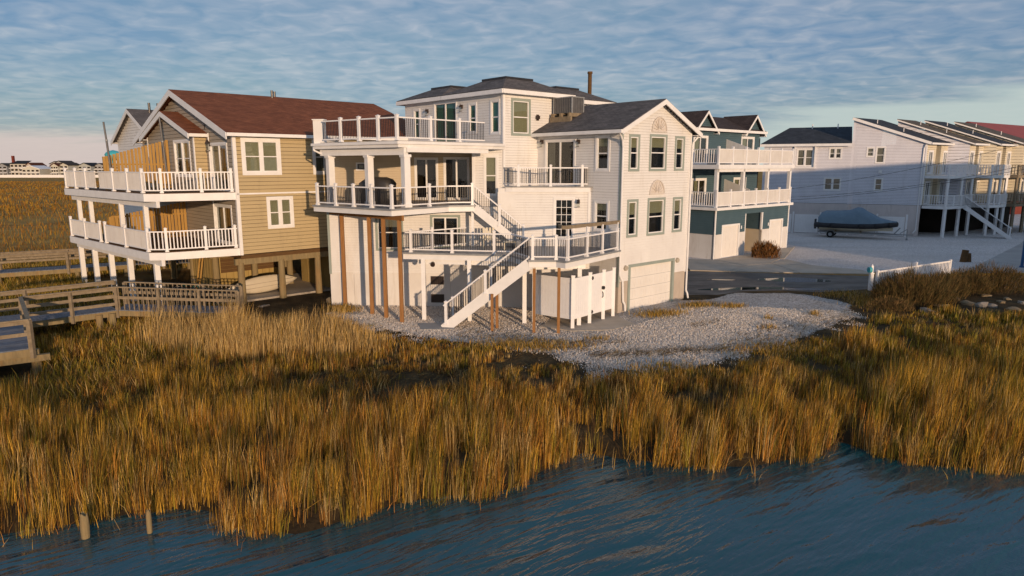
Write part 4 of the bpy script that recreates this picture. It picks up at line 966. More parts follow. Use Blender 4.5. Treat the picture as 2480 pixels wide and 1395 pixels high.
# ================================================================== white house behind the tan one
q = PL(312, 350, t2w(1.5, 17.6), tn); bx, by = t2w(1.5, 17.2)
NB = thing('gabled_house', 'white clapboard gabled house just behind the tan duplex', 'house', (bx, by, 0), R(90-TBg), world=False)
FN = (0, 9.5, 0, -1)
def ntop(z):
    if z <= 8.9: return (0, 9.5)
    k = (z-8.9)/(10.9-8.9)*4.75; return (k, 9.5-k)
siding(NB, FN, 0, 9.5, .4, 10.8, .19, 'vinyl_white', (), ntop)
gable_roof(NB, FN, 0, 9.5, .4, -10, 8.9, 10.95, .35, 'shingle_grey', rw=.3)
MB().box(.05, 10, .05, 9.4, 0, 8.9).build('core_wall', 'vinyl_white', NB)
for x in (1.0, 1.6): MB().cyl((x, 4.2, 10.6), (x, 4.2, 11.5), .09, .09, 8).build('vent_pipe', 'black_metal', NB)

# ================================================================== teal house across the street
E2 = np.array(G(1727, 629)[:2])
TE = thing('teal_house', 'dark teal clapboard house with white balconies and two white garage doors across the street', 'house', (E2[0], E2[1], 0), R(90-UB), world=False)
F0 = (0, 0, 1, 0); FE = (0, 7.5, 0, -1)
go = [(.95, 3.50, 0, 2.55), (4.25, 6.90, 0, 3.25), (8.12, 10.40, 0, 2.58)]
siding(TE, F0, 0, 11.3, 1.85, 3.70, .16, 'teal_siding', go); siding(TE, FE, 0, 7.5, 1.85, 3.70, .16, 'teal_siding')
for a, c in ((0, .95), (3.5, 4.25), (6.9, 8.12), (10.4, 11.3)): MB().fb(F0, a, c, -.2, .0, 0, 1.85).build('base_panel', 'panel_white', TE)
MB().fb(FE, 0, 7.5, -.2, .0, 0, 1.85).build('base_panel', 'panel_white', TE)
for a, c, zt in ((.95, 3.5, 2.55), (8.12, 10.4, 2.58)):
    frame_boards(MB(), F0, a, c, -.1, zt, .14, -.1, .03).build('door_surround', 'trim_white', TE)
    d_ = MB().fb(F0, a+.14, c-.14, -.12, -.08, .02, zt-.14).build('garage_door', 'garage_white', TE)
    for r_ in range(4):
        for k in range(4):
            w_ = (c-a-.28)/4; h_ = (zt-.16)/4; MB().fb(F0, a+.14+k*w_+.05, a+.14+(k+1)*w_-.05, -.08, -.065, .02+r_*h_+.06, .02+(r_+1)*h_-.06).build('door_panel', 'garage_white', d_)
# entrance recess between the garages
MB().fb(F0, 4.25, 4.35, -2.6, .03, 1.85, 3.25).fb(F0, 4.25, 4.35, -2.6, .03, 0, 1.85).build('recess_trim', 'trim_white', TE)
siding(TE, (4.3, 2.6, 1, 0), 0, 2.6, 1.85, 3.3, .16, 'teal_siding'); MB().fb((4.3, 2.6, 1, 0), 0, 2.6, -.1, 0, 0, 1.85).build('recess_base', 'cream', TE)
siding(TE, (6.9, 2.6, 0, -1), 0, 2.6, 1.85, 3.3, .16, 'teal_siding'); MB().fb((6.9, 2.6, 0, -1), 0, 2.6, -.1, 0, 0, 1.85).build('recess_base', 'cream', TE)
MB().fb(F0, 6.82, 6.98, -.1, .035, 1.85, 3.25).build('recess_trim', 'trim_white', TE); MB().fb(F0, -.05, .09, -.02, .04, 0, 3.7).build('corner_board', 'trim_white', TE); MB().fb(F0, 11.2, 11.34, -.02, .04, 0, 3.7).build('corner_board', 'trim_white', TE)
for s_ in (3.75, 7.95): MB().fb(F0, s_-.06, s_+.06, .0, .03, 2.1, 2.35).build('house_number_plate', 'trim_white', TE)
MB().box(.3, 4.2, .3, 7.2, .05, 3.6).build('core_wall', 'interior', TE); MB().box(7.2, 11.1, .3, 7.2, .05, 3.6).build('core_wall', 'interior', TE); MB().box(.3, 11.1, 2.9, 7.2, .05, 9.3).build('core_wall', 'interior', TE)
MB().box(-.25, 11.55, -.25, 7.6, 3.68, 3.88).build('balcony_fascia', 'trim_white', TE); MB().box(-.15, 11.45, -.15, 7.6, 6.72, 7.04).build('balcony_fascia', 'trim_white', TE)
for z0 in (3.88, 7.04):
    railing(TE, (0, 0), (11.3, 0), z0, posts=(.0, .17, .34, .5, .66, .83, 1.0), h=1.15, ph=1.28, psz=.14, panel='panel_white')
    railing(TE, (0, 7.0), (0, 0.1), z0, posts=(), h=1.15, bmat='rail_white', bsz=.05, bsp=.2)
for x in (.08, 3.75, 7.5, 11.2): MB().box(x-.12, x+.12, -.0, .24, 3.9, 6.72).build('column', 'trim_white', TE)
MB().box(0, 11.3, .0, .2, 6.5, 6.72).build('balcony_beam', 'trim_white', TE)
FT2 = (0, 2.6, 1, 0); to2 = [(.55, 2.55, 7.05, 9.25), (7.45, 9.55, 7.6, 9.35), (.6, 2.6, 3.9, 6.0), (6.6, 8.6, 3.9, 6.0)]
for a, c in ((7.04, 9.75), (3.88, 6.72)): siding(TE, FT2, 0, 10.4, a, c, .16, 'teal_siding', to2)
for k, q in enumerate(to2): window(TE, FT2, *q, .14, 'trim_white', 'trim_white', 'slider', .45, 'blind')
siding(TE, (10.4, 2.6, 0, 1), 0, 5, 3.88, 9.75, .3, 'teal_siding'); siding(TE, (0, 7.5, 0, -1), 0, 4.9, 3.88, 9.75, .16, 'teal_siding')
# sloped partition on the balcony
for z0 in (3.9, 7.06):
    pm = MB().prism([(0, 0), (1, 0), (1, 1)], 0, .01) if False else MB()
    pm.hexa([(5.2, .3, z0), (5.2, 2.6, z0), (5.26, 2.6, z0), (5.26, .3, z0), (5.2, .3, z0+1.2), (5.2, 2.6, z0+2.0), (5.26, 2.6, z0+2.0), (5.26, .3, z0+1.2)]); pm.build('balcony_partition', 'panel_white', TE)
# roof: ridge along the front with two small cross gables
mb = MB(); y0, y1, yr_ = 2.2, 8.4, 5.3; ze_, zr_ = 9.72, 10.95
mb.hexa([(-.4, y0, ze_), (10.85, y0, ze_), (10.85, yr_, zr_), (-.4, yr_, zr_), (-.4, y0, ze_+.1), (10.85, y0, ze_+.1), (10.85, yr_, zr_+.1), (-.4, yr_, zr_+.1)])
mb.hexa([(-.4, yr_, zr_), (10.85, yr_, zr_), (10.85, y1, ze_), (-.4, y1, ze_), (-.4, yr_, zr_+.1), (10.85, yr_, zr_+.1), (10.85, y1, ze_+.1), (-.4, y1, ze_+.1)])
ro2 = mb.build('roof', 'shingle_brown', TE); uv_roof(ro2, (1, 0)); MB().box(-.4, 10.85, 2.12, 2.22, ze_-.12, ze_+.08).build('gutter', 'trim_white', ro2)
for c in (1.9, 9.2):
    fr = (c-1.35, 2.58, 1, 0)
    siding(TE, fr, 0, 2.7, 9.6, 10.95, .16, 'teal_siding', (), lambda z: (0, 2.7) if z < 9.75 else ((z-9.75)/1.3*1.35, 2.7-(z-9.75)/1.3*1.35))
    gable_roof(TE, fr, 0, 2.7, .35, -2.8, 9.72, 11.05, .25, 'shingle_brown', rw=.22, name='gable_roof')

GAP = .10
# ================================================================== row houses
C2 = np.array(G(2222, 572)[:2]); rd = bear(114.55); re_ = bear(52)
def row_unit(k, label, roofm, deckm, sidem, facem):
    uw = (6.0, 4.2, 5.2, 5.2)[k]; base = C2+re_*(0, 6.0, 10.2, 15.4)[k]+np.array([re_[1], -re_[0]])*(0, 1.7, 2.7, 3.7)[k]
    o = thing('row_house', label, 'house', (base[0], base[1], 0), 0, 'terrace of row houses', world=False)
    d = (float(rd[0]), float(rd[1])); e = (float(re_[0]), float(re_[1])); n = (d[1], -d[0])
    S = (-d[0]*15, -d[1]*15, *d)                 # side wall frame, s 0..15
    W9 = uw-.9
    if k == 0:
        ops = [(15-11.75, 15-10.1, 6.85, 8.70), (15-8.7, 15-7.45, 7.60, 8.80), (15-5.25, 15-4.5, 7.78, 8.80), (15-4.42, 15-3.52, 7.15, 8.85), (15-8.95, 15-7.3, 4.40, 5.75), (15-4.3, 15-3.5, 4.42, 5.75)]
        siding(o, S, 0, 15, 3.08, 11.6, .15, sidem, ops, lambda z: (0, 15) if z <= 9.2 else (8.4, 15-(z-9.2)/(11.6-9.2)*6.6))
        for i, q in enumerate(ops): window(o, S, *q, .11, 'trim_white', 'trim_white', 'double' if q[1]-q[0] > 1.2 else 'dh', .92 if i != 1 else .6, 'curtain')
        frame_boards(MB(), S, 15-12.0, 15-9.9, 6.65, 9.1, .14, .0, .22).build('window_bay', 'trim_white', o)
        MB().fb(S, 0, 15, -.2, -.0, 0, 3.06).build('base_wall', 'stucco_pink', o)
        MB().fb(S, 14.92, 15.06, -.02, .04, 3.08, 9.1).build('corner_board', 'trim_white', o)
        # left: low gable roof running along the wall
        P = lambda s, nn, z: (S[0]+d[0]*s+n[0]*nn, S[1]+d[1]*s+n[1]*nn, z)
        rm = MB(); rm.hexa([P(-.4, .35, 9.1), P(8.38, .35, 9.1), P(8.38, -4.0, 10.95), P(2.2, -4.0, 10.95), P(-.4, .35, 9.2), P(8.38, .35, 9.2), P(8.38, -4.0, 11.05), P(2.2, -4.0, 11.05)])
        rm.hexa([P(2.2, -4.0, 10.95), P(8.38, -4.0, 10.95), P(8.38, -9, 9.1), P(-.4, -9, 9.1), P(2.2, -4.0, 11.05), P(8.38, -4.0, 11.05), P(8.38, -9, 9.2), P(-.4, -9, 9.2)])
        r_ = rm.build('low_roof', 'shingle_blue', o); uv_roof(r_, d); MB().fb(S, -.4, 8.4, .33, .42, 8.92, 9.18).build('fascia', 'trim_white', r_)
        for s_ in (4.5, 7.0): MB().cyl(P(s_, -3.6, 10.6), P(s_, -3.6, 11.35), .06, .06, 8).build('vent_pipe', 'trim_white', r_)
        MB().fb(S, 11.0, 11.3, 0, .12, 6.2, 6.5).build('meter_box', 'trim_white', o)
        MB().path([P(14.9, .15, 9.0), P(14.75, .08, 8.6), P(14.75, .08, .6), P(14.5, .3, .3)], .06, 6).build('downspout', 'trim_white', o)
        MB().fb(S, .6, 14.4, -8.2, -.62, 0, 8.9).build('core_wall', 'interior', o)
    else:
        siding(o, S, 7.5, 15, 3.08, 11.6, .3, sidem, (), lambda z: (7.5, 15) if z <= 9.2 else (8.4, 15-(z-9.2)/(11.6-9.2)*6.6))
    # shed roof over the front half, falling to the facade
    P3 = lambda s, t_, z: (d[0]*s+e[0]*t_, d[1]*s+e[1]*t_, z)      # s along side wall (0 at facade, negative back), t along facade
    sr = MB().hexa([P3(-6.6, -.3, 11.62), P3(.45, -.3, 9.08), P3(.45, W9+.9, 9.08), P3(-6.6, W9+.9, 11.62), P3(-6.6, -.3, 11.74), P3(.45, -.3, 9.20), P3(.45, W9+.9, 9.20), P3(-6.6, W9+.9, 11.74)]).build('shed_roof', roofm, o); uv_roof(sr, e)
    rb = MB(); rb.beam(P3(-6.6, -.32, 11.62), P3(.45, -.32, 9.10), .05, .26 if k == 0 else .12); rb.build('rake_board', 'trim_white', sr)
    MB().beam(P3(.5, -.3, 9.08), P3(.5, W9+.9, 9.08), .12, .18).build('gutter', 'trim_white', sr)
    for s_ in (-5, -2.6): MB().cyl(P3(s_, 1.2, 9.2-s_*.36), P3(s_, 1.2, 9.72-s_*.36), .045, .045, 8).build('vent_pipe', 'trim_white', sr)
    MB().prism([P3(-6.6, 0, 0)[:2], P3(-6.4, 0, 0)[:2], P3(-6.4, W9+.9, 0)[:2], P3(-6.6, W9+.9, 0)[:2]], 3, 11.6).build('back_wall', sidem, o)
    # facade: two bays with a recess between
    FFc = (0, 0, *e)
    ua, ub = uw*.38, uw*.58; bays = ((0, ua, 0), (ua, ub, -1.2), (ub, uw, 0))
    for a, c, nn in bays:
        fr = (e[1]*nn, -e[0]*nn, *e)
        ops = []
        if nn == 0:
            m_ = (a+c)/2; ops = [(m_-.62, m_+.55, 6.1, 8.45), (m_-.62, m_+.55, 3.1, 5.45)]
        siding(o, fr, a, c, 3.1, 9.1, .2, facem, ops)
        for q in ops: window(o, fr, *q, .14, 'trim_white', 'trim_white', 'slider', .3, 'curtain', 'sliding_door')
    siding(o, (0+e[0]*ub+e[1]*-1.2, e[1]*ub-e[0]*-1.2, e[1], -e[0]), 0, 1.2, 3.1, 9.1, .2, facem)
    siding(o, (e[0]*ua, e[1]*ua, -e[1], e[0]), 0, 1.2, 3.1, 9.1, .2, facem)
    MB().prism([P3(-6, .4, 0)[:2], P3(-1.9, .4, 0)[:2], P3(-1.9, uw-.3, 0)[:2], P3(-6, uw-.3, 0)[:2]], 0.02, 8.8).build('core_wall', 'interior', o)
    # balconies, posts and stair
    ne = (e[1], -e[0]); Q = lambda t_, nn: (e[0]*t_+ne[0]*nn, e[1]*t_+ne[1]*nn)
    dm = 'rail_white' if deckm == 'white' else 'wood_grey'; fm = 'trim_white' if deckm == 'white' else 'wood_grey'
    for z0, t1 in ((3.05, uw-.3), (6.0, uw-.3)):
        MB().prism([Q(.1, .05), Q(.1, 2.2), Q(t1*.5, 2.6), Q(t1, 2.6), Q(t1, .05)], z0-.28, z0).build('balcony_floor', fm, o)
        railing(o, Q(.15, .1), Q(.15, 2.15), z0, posts=(), h=1.05, mat=dm, bmat=dm, bsz=.05, bsp=.22)
        railing(o, Q(.15, 2.15), Q(t1*.5, 2.52), z0, posts=(0, .5, 1), h=1.05, mat=dm, bmat=dm, bsz=.05, bsp=.22)
        railing(o, Q(t1*.5, 2.52), Q(t1, 2.52), z0, posts=(.5, 1), h=1.05, mat=dm, bmat=dm, bsz=.05, bsp=.22)
    for t_, nn in ((.4, 2.05), (uw*.5, 2.35), (uw-.5, 2.4)):
        q = Q(t_, nn); MB().box(q[0]-.12, q[0]+.12, q[1]-.12, q[1]+.12, 0, 2.78).box(q[0]-.1, q[0]+.1, q[1]-.1, q[1]+.1, 3.05, 5.72).build('balcony_post', fm, o)
    return o, Q, dm, fm
rows = (('pale grey row house at the corner with the boat parked beside it', 'shingle_blue', 'white', 'row_siding', 'row_cream'),
        ('middle row house with white balconies and a tan shed roof', 'shingle_tan', 'white', 'row_siding', 'row_cream'),
        ('cream row house with dark weathered timber balconies', 'shingle_blue', 'wood', 'row_cream', 'row_cream'),
        ('farthest row house with white balconies beyond the timber ones', 'shingle_tan', 'white', 'row_cream', 'row_cream'))
for k, rw_ in enumerate(rows):
    o, Q, dm, fm = row_unit(k, *rw_)
    if k in (0, 2):
        t0 = Q(3.6, 2.6); b0 = Q(5.2, 6.2); dd = Vector((b0[0]-t0[0], b0[1]-t0[1])).normalized(); sd = (dd.y, -dd.x)
        if k == 0: stair(o, t0, b0, 3.0, .05, 1.2, sd, mat='trim_white', newel=False)
        else: stair(o, t0, b0, 3.0, .05, 1.2, sd, mat='wood_grey', newel=False)
# red-roofed hall behind the row
rx, ry = G(2440, 345, 11.0)[:2]*1.0
RH = thing('red_roofed_hall', 'long building with a dull red roof behind the row houses', 'building', (84, 106, 0), R(34), world=False)
MB().box(-14, 30, 0, 14, 0, 9.5).build('wall', 'brick_red', RH)
r_ = MB().hexa([(-15, -1, 9.4), (31, -1, 9.4), (31, 7, 13.2), (-15, 7, 13.2), (-15, -1, 9.6), (31, -1, 9.6), (31, 7, 13.4), (-15, 7, 13.4)]).hexa([(-15, 7, 13.2), (31, 7, 13.2), (31, 15, 9.4), (-15, 15, 9.4), (-15, 7, 13.4), (31, 7, 13.4), (31, 15, 9.6), (-15, 15, 9.6)]).build('roof', 'roof_red', RH); uv_roof(r_, (1, 0))
for k in range(8): MB().box(-12+k*5, -9.5+k*5, -.06, 0, 4, 6.5).build('window', 'blind', RH)

# ================================================================== vinyl fence behind the boat
VF = thing('vinyl_fence', 'tall white vinyl fence along the pale grey row house behind the boat', 'fence', (*(C2-rd*7), 0))
f0 = C2-rd*14.2+np.array([rd[1], -rd[0]])*1.1; f1 = C2-rd*1.2+np.array([rd[1], -rd[0]])*1.1
nf = 5
for k in range(nf):
    a = along(f0, f1, k/nf+.012); c = along(f0, f1, (k+1)/nf-.012); vpanel(VF, a, c, .06, 1.95)
for k in range(nf+1):
    q = along(f0, f1, k/nf); link('post', post_mesh(2.15, .16, 'rail_white'), VF, loc=(q[0], q[1], 0), rz=math.atan2(rd[1], rd[0]))

# ================================================================== boat and trailer
bo_ = np.array(G(2013, 573)[:2]); bang = R(-32)
BT = thing('boat', 'inflatable boat with black tubes under a blue-grey canvas cover', 'boat', (bo_[0], bo_[1], 0), bang, world=False)
def sect(x, zc, w, zt, n=9):
    """upper half section of the cover: from tube to tube over the top"""
    return [(x, w*math.cos(a), zc+(zt-zc)*max(0, math.sin(a))**.75) for a in np.linspace(0, math.pi, n)]
prof = [(-1.40, 1.30, .90, 1.75), (-1.0, 1.30, 1.10, 2.40), (-.6, 1.30, 1.14, 2.58), (.6, 1.30, 1.14, 2.62), (1.6, 1.30, 1.14, 2.74), (2.15, 1.30, 1.12, 3.00), (2.5, 1.30, 1.10, 2.98), (3.2, 1.34, 1.02, 2.55), (4.2, 1.40, .82, 2.02), (5.1, 1.48, .50, 1.80), (5.6, 1.55, .22, 1.74)]
cv = MB(); rr_ = [sect(x, zc, w_, zt) for x, zc, w_, zt in prof]; i0 = 0
for r_ in rr_: cv.v += r_
n = 9
for a in range(len(rr_)-1):
    for k in range(n-1): cv.f.append((a*n+k, a*n+k+1, (a+1)*n+k+1, (a+1)*n+k))
cv.f.append(tuple(range(n))); cv.build('cover', 'cover_blue', BT, smooth=True)
for sg in (-1, 1):
    tb_ = [(-1.5, sg*.98, 1.22), (0, sg*1.02, 1.2), (2.5, sg*1.0, 1.2), (3.8, sg*.84, 1.26), (4.9, sg*.48, 1.38), (5.6, sg*.08, 1.46)]
    mb = MB()
    for a, c in zip(tb_[:-1], tb_[1:]): mb.cyl(a, c, .26, .24, 12)
    mb.build('tube', 'tube_black', BT, smooth=True)
MB().rings([[(x, -w_, 1.12), (x, -w_*.75, .80), (x, 0, zk), (x, w_*.75, .80), (x, w_, 1.12)] for x, w_, zk in ((-1.1, .85, .62), (1, .88, .58), (3, .80, .62), (4.4, .5, .80), (5.3, .12, 1.1))]).build('hull', 'hull', BT)
MB().box(-1.62, -1.2, -.22, .22, .75, 1.7).build('outboard_motor', 'tube_black', BT)
TR = thing('boat_trailer', 'galvanised two-wheeled trailer under the covered boat', 'trailer', (bo_[0], bo_[1], 0), bang, world=False)
for sg in (-1, 1):
    MB().beam((-1.2, sg*.55, .50), (4.6, sg*.45, .50), .08, .12).build('beam', 'galv', TR); MB().beam((4.6, sg*.45, .50), (6.1, 0, .50), .08, .10).build('beam', 'galv', TR)
    wh = MB().cyl((0, sg*.95-.1, .33), (0, sg*.95+.1, .33), .33, .33, 20).build('wheel', 'tyre', TR); MB().cyl((0, sg*.95-.11, .33), (0, sg*.95+.11, .33), .17, .17, 14).build('rim', 'galv', wh)
    MB().rings([[(.42*math.cos(a), sg*.95-.13, .33+.42*math.sin(a)), (.42*math.cos(a), sg*.95+.13, .33+.42*math.sin(a)), (.44*math.cos(a), sg*.95+.13, .33+.44*math.sin(a)), (.44*math.cos(a), sg*.95-.13, .33+.44*math.sin(a))] for a in np.linspace(.2, math.pi-.2, 8)]).build('mudguard', 'galv', TR)
    MB().box(-1.3, -1.2, sg*.95-.04, sg*.95+.04, .5, 1.9).build('guide_post', 'rail_white', TR)
MB().cyl((0, -.95, .33), (0, .95, .33), .04, .04, 8).build('axle', 'galv', TR); MB().beam((5.9, 0, .5), (7.0, 0, .52), .08, .08).build('tongue', 'galv', TR)
MB().beam((5.4, 0, .5), (5.9, 0, 1.15), .08, .1).beam((5.9, 0, .6), (6.5, 0, 1.05), .06, .06).build('winch_post', 'galv', TR)
MB().cyl((6.5, .1, .1), (6.5, .1, .95), .035, .035, 8).cyl((6.5, .06, .1), (6.5, .14, .1), .1, .1, 12).build('jockey_wheel', 'galv', TR)
for x in (.4, 2.6): MB().box(x-.06, x+.06, -.7, .7, .56, .70).build('bunk', 'wood_grey', TR)

# ================================================================== low picket fence, post with light
PF = thing('picket_fence', 'low white picket fence in the shrubs beside the street', 'fence', (20.95, 38.35, 0))
f0, f1 = (20.95, 38.35), (27.9, 42.7); ln = math.dist(f0, f1); an = math.atan2(f1[1]-f0[1], f1[0]-f0[0])
for z in (.98, .18): MB().beam((*f0, z), (*f1, z), .05, .09).build('rail', 'rail_white', PF)
npk = 46; pk = MB().box(-.035, .035, -.012, .012, .08, .94).mesh('picket', 'rail_white')
for k in range(npk): q = along(f0, f1, (k+.5)/npk); link('picket', pk, PF, loc=(*q, 0), rz=an)
for t_, h_ in ((0, 1.1), (.5, 1.25), (1, 1.1)): q = along(f0, f1, t_); link('post', post_mesh(h_, .12, 'rail_white'), PF, loc=(*q, -.05), rz=an)
lp = g2(2107, 703)
LP = thing('lamp_post', 'short white post with a round blue lamp beside the picket fence', 'post', (*lp, 0))
MB().box(lp[0]-.09, lp[0]+.09, lp[1]-.09, lp[1]+.09, -.1, 1.0).box(lp[0]-.11, lp[0]+.11, lp[1]-.11, lp[1]+.11, .96, 1.02).build('post', 'rail_white', LP); MB().box(lp[0]-.06, lp[0]+.06, lp[1]-.06, lp[1]+.06, 1.02, 1.42).cyl((lp[0], lp[1], 1.42), (lp[0], lp[1], 1.5), .05, .02, 8).build('finial', 'rail_white', LP)
MB().cyl((lp[0]-.22, lp[1]-.05, 1.18), (lp[0]-.06, lp[1]-.03, 1.18), .16, .16, 14).build('lamp', 'turquoise', LP) 
sp_ = g2(2338, 634)
for (dx, h_, r_, ln_, lb) in ((-.2, .98, .24, .10, 'taller dark mooring stump standing in the shell lot'), (.22, .72, .22, -.06, 'shorter dark mooring stump beside the taller one in the shell lot')):
    p = Vector((sp_[0]+dx, sp_[1]+dx*.2, -.1)); o = MB().cyl(p, p+Vector((ln_, 0, h_)), r_, r_*.9, 12).build('stump', 'board_dark'); tag(o, lb, 'stump')
bpx = (35.45, 46.6); o = MB().cyl((*bpx, 0), (*bpx, 3.1), .09, .09, 12).cyl((*bpx, 3.1), (*bpx, 3.16), .11, .1, 12).cyl((*bpx, .0), (*bpx, .12), .16, .14, 12).build('bollard_pole', 'blue_paint'); tag(o, 'blue painted steel pole on the pavement at the street corner', 'pole')
# utility pole beyond the frame and the cables it carries to the teal house
UP = thing('utility_pole', 'brown timber utility pole carrying the cables over the street', 'pole', (38.6, 46.2, 0))
MB().cyl((38.6, 46.2, -.2), (38.6, 46.2, 10.4), .17, .12, 12).build('pole', 'wood_pile', UP); MB().box(37.5, 39.7, 46.1, 46.3, 9.6, 9.75).build('cross_arm', 'wood_pile', UP)
for i, (a, sag) in enumerate((((23.7, 58.4, 5.0), .9), ((23.8, 58.5, 4.3), 1.25), ((23.9, 58.6, 4.05), .9))):
    e = (38.6, 46.2, 9.6 if i == 0 else (8.0 if i == 1 else 7.6)); pts = []
    for k in range(25):
        t_ = k/24; pts.append((a[0]+(e[0]-a[0])*t_, a[1]+(e[1]-a[1])*t_, a[2]+(e[2]-a[2])*t_-sag*4*t_*(1-t_)*.5))
    o = MB().path(pts, .014, 5).build('cable', 'black_metal'); tag(o, ['highest black cable running from the teal house over the street', 'middle black cable running from the teal house over the street', 'lowest black cable running from the teal house over the street'][i], 'cable')

# ================================================================== rocks
def rock(x, y, s, sq, mat, seed, z0=None):
    bm = bmesh.new(); bmesh.ops.create_icosphere(bm, subdivisions=2, radius=1)
    for v_ in bm.verts:
        c = v_.co; k = 1+.35*mnoise.noise(c*1.3+Vector((seed*3.1, seed, 0))); m_ = max(abs(c.x), abs(c.y), abs(c.z)); c2_ = c/m_*.8+c*.2
        v_.co = Vector((c2_.x*k*s, c2_.y*k*s*.7, c2_.z*k*s*sq))
    bmesh.ops.rotate(bm, verts=bm.verts, cent=(0, 0, 0), matrix=Matrix.Rotation(seed*1.7, 3, 'Z')@Matrix.Rotation(.25*math.sin(seed), 3, 'X'))
    me = bpy.data.meshes.new('rock'); bm.to_mesh(me); bm.free(); me.materials.append(MATS[mat])
    o = bpy.data.objects.new('rock', me); COL.objects.link(o); o.location = (x, y, float(ground_z(x, y))+s*sq*.22 if z0 is None else z0); return o
rk = [((2245, 757), .42, .55, 'rock_pale', 'pale rough boulder at the foot of the big shrub'), ((2278, 741), .48, .22, 'rock', 'flat yellowish slab of rock between the shrubs'), ((2345, 738), .45, .45, 'rock', 'brown rounded rock under the middle shrub'), ((2376, 742), .42, .6, 'rock_pale', 'grey upright block of broken concrete among the rocks'), ((2402, 744), .30, .6, 'rock_pale', 'small pale pointed rock beside the concrete block'), ((2455, 752), .48, .38, 'rock', 'square ochre rock lying apart on the bare ground'), ((2300, 724), .5, .25, 'rock_pale', 'long low pale slab behind the flat yellowish slab'), ((2440, 727), .30, .5, 'rock', 'small ochre rock under the farthest shrub'), ((2388, 718), .32, .45, 'rock', 'yellowish rock half hidden in the farthest shrub'), ((2477, 735), .34, .4, 'rock_pale', 'pale rock at the end of the row of rocks'), ((2137, 723), .16, .5, 'rock_pale', 'small white stone at the foot of the lamp post'), ((2424, 733), .26, .5, 'rock', 'dark stone between the concrete block and the ochre rock')]
for i, (q, s_, sq, mt_, lb) in enumerate(rk): x, y = g2(*q); tag(rock(x, y, s_*.8, sq*.9, mt_, i+1), lb, 'rock', 'rocks by the shrubs')
x, y = g2(640, 742); tag(rock(x, y, .28, .22, 'rock_pale', 21), 'flat pale stone on the dark ground beside the tan house', 'rock'); x, y = g2(806, 732); tag(rock(x, y, .3, .7, 'rock', 22), 'grass-covered stone at the corner of the white house', 'rock')

# ================================================================== boardwalks
def planks(parent, p0, p1, side, width, z0, z1, pw=.145, mat='wood_plank', joined=False):
    p0 = Vector((*p0, z0)); p1 = Vector((*p1, z1)); ln = (p1-p0).length; d = (p1-p0)/ln; sv = Vector((side[0], side[1], 0)); n = int(ln/pw); all_ = MB()
    for k in range(n):
        a = p0+d*(k*ln/n+.005); c = p0+d*((k+1)*ln/n-.005); j = .03*math.sin(k*12.9); zj = .004*math.sin(k*7.3)
        q = [a-sv*(.04+j), c-sv*(.04+j), c+sv*(width+.04-j), a+sv*(width+.04-j)]
        m_ = all_ if joined else MB(); m_.hexa([v_+Vector((0, 0, -.035+zj)) for v_ in q]+[v_+Vector((0, 0, zj)) for v_ in q])
        if not joined: m_.build('plank', mat, parent)
    if joined: all_.build('planks', mat, parent, 'stuff')
NWR = [0]
def wrail(parent, p0, p1, z0, z1, levels=(1.0, .62, .28), posts=2, balus=0, cap=.14):
    NWR[0] += 1; pj = .052+.0031*NWR[0]; z0 += .0017*NWR[0]; z1 += .0017*NWR[0]
    p0v, p1v = Vector((*p0, z0)), Vector((*p1, z1)); up = Vector((0, 0, 1))
    for i, h_ in enumerate(levels): MB().beam(p0v+up*h_, p1v+up*h_, cap if i == 0 else .045, .045 if i == 0 else .13).build('rail', 'wood_grey', parent)
    if len(levels) > 1 and not balus: MB().beam(p0v+up*(levels[0]-.1), p1v+up*(levels[0]-.1), .045, .13).build('rail', 'wood_grey', parent)
    for k in range(posts):
        q = p0v.lerp(p1v, k/(posts-1)); MB().box(q.x-pj, q.x+pj, q.y-pj, q.y+pj, q.z-.35-.003*NWR[0], q.z+levels[0]-.024).build('post', 'wood_grey', parent)
    if balus:
        n = int((p1v-p0v).length/balus)
        for k in range(n):
            q = p0v.lerp(p1v, (k+.5)/n); MB().box(q.x-.02, q.x+.02, q.y-.02, q.y+.02, q.z-.12, q.z+levels[0]-.03).build('baluster', 'wood_grey', parent)
BW = thing('boardwalk', 'weathered timber boardwalk with railings from the tan house out over the marsh', 'boardwalk', (-17.5, 29.4, -.4))
bz = .70; Rr = np.array([-17.47, 29.35]); eH = np.array(G(580, 757, .28)[:2]); w1d = (eH-Rr)/np.linalg.norm(eH-Rr); w1n = np.array([-w1d[1], w1d[0]])
planks(BW, Rr, eH, w1n, 1.35, bz, .28); wrail(BW, Rr, eH, bz, .28, (1.02, .55), 4, .19); wrail(BW, Rr+w1n*1.35, eH+w1n*1.35, bz, .28, (1.02, .55), 4, .19)
MB().beam((*Rr, bz-.16), (*eH, .28-.16), .05, .24).build('joist', 'wood_pile', BW); MB().beam((*(Rr+w1n*1.3), bz-.16), (*(eH+w1n*1.3), .28-.16), .05, .24).build('joist', 'wood_pile', BW)
Lp = np.array([-19.95, 26.97]); s2 = (Lp-Rr)/np.linalg.norm(Lp-Rr); s2n = np.array([s2[1], -s2[0]])
if s2n[1] < 0: s2n = -s2n
planks(BW, Rr, Lp+s2*2.6, s2n, 1.9, bz, bz); wrail(BW, Rr, Lp, bz, bz, (1.02, .62, .26), 3); wrail(BW, Rr+s2n*1.9-s2*.4, Lp+s2n*1.9+s2*3, bz, bz, (1.02, .62, .26), 3)
MB().beam((*Rr, bz-.16), (*(Lp+s2*2.6), bz-.16), .05, .24).build('joist', 'wood_pile', BW)
P3_ = np.array([-16.80, 22.95]); s3 = (P3_-Lp)/np.linalg.norm(P3_-Lp); s3n = np.array([s3[1], -s3[0]])
if s3n[0] > 0: s3n = -s3n
planks(BW, Lp+s3*.1, P3_, s3n, 5.5, bz, bz); wrail(BW, Lp, P3_, bz, bz, (1.02, .5), 3)
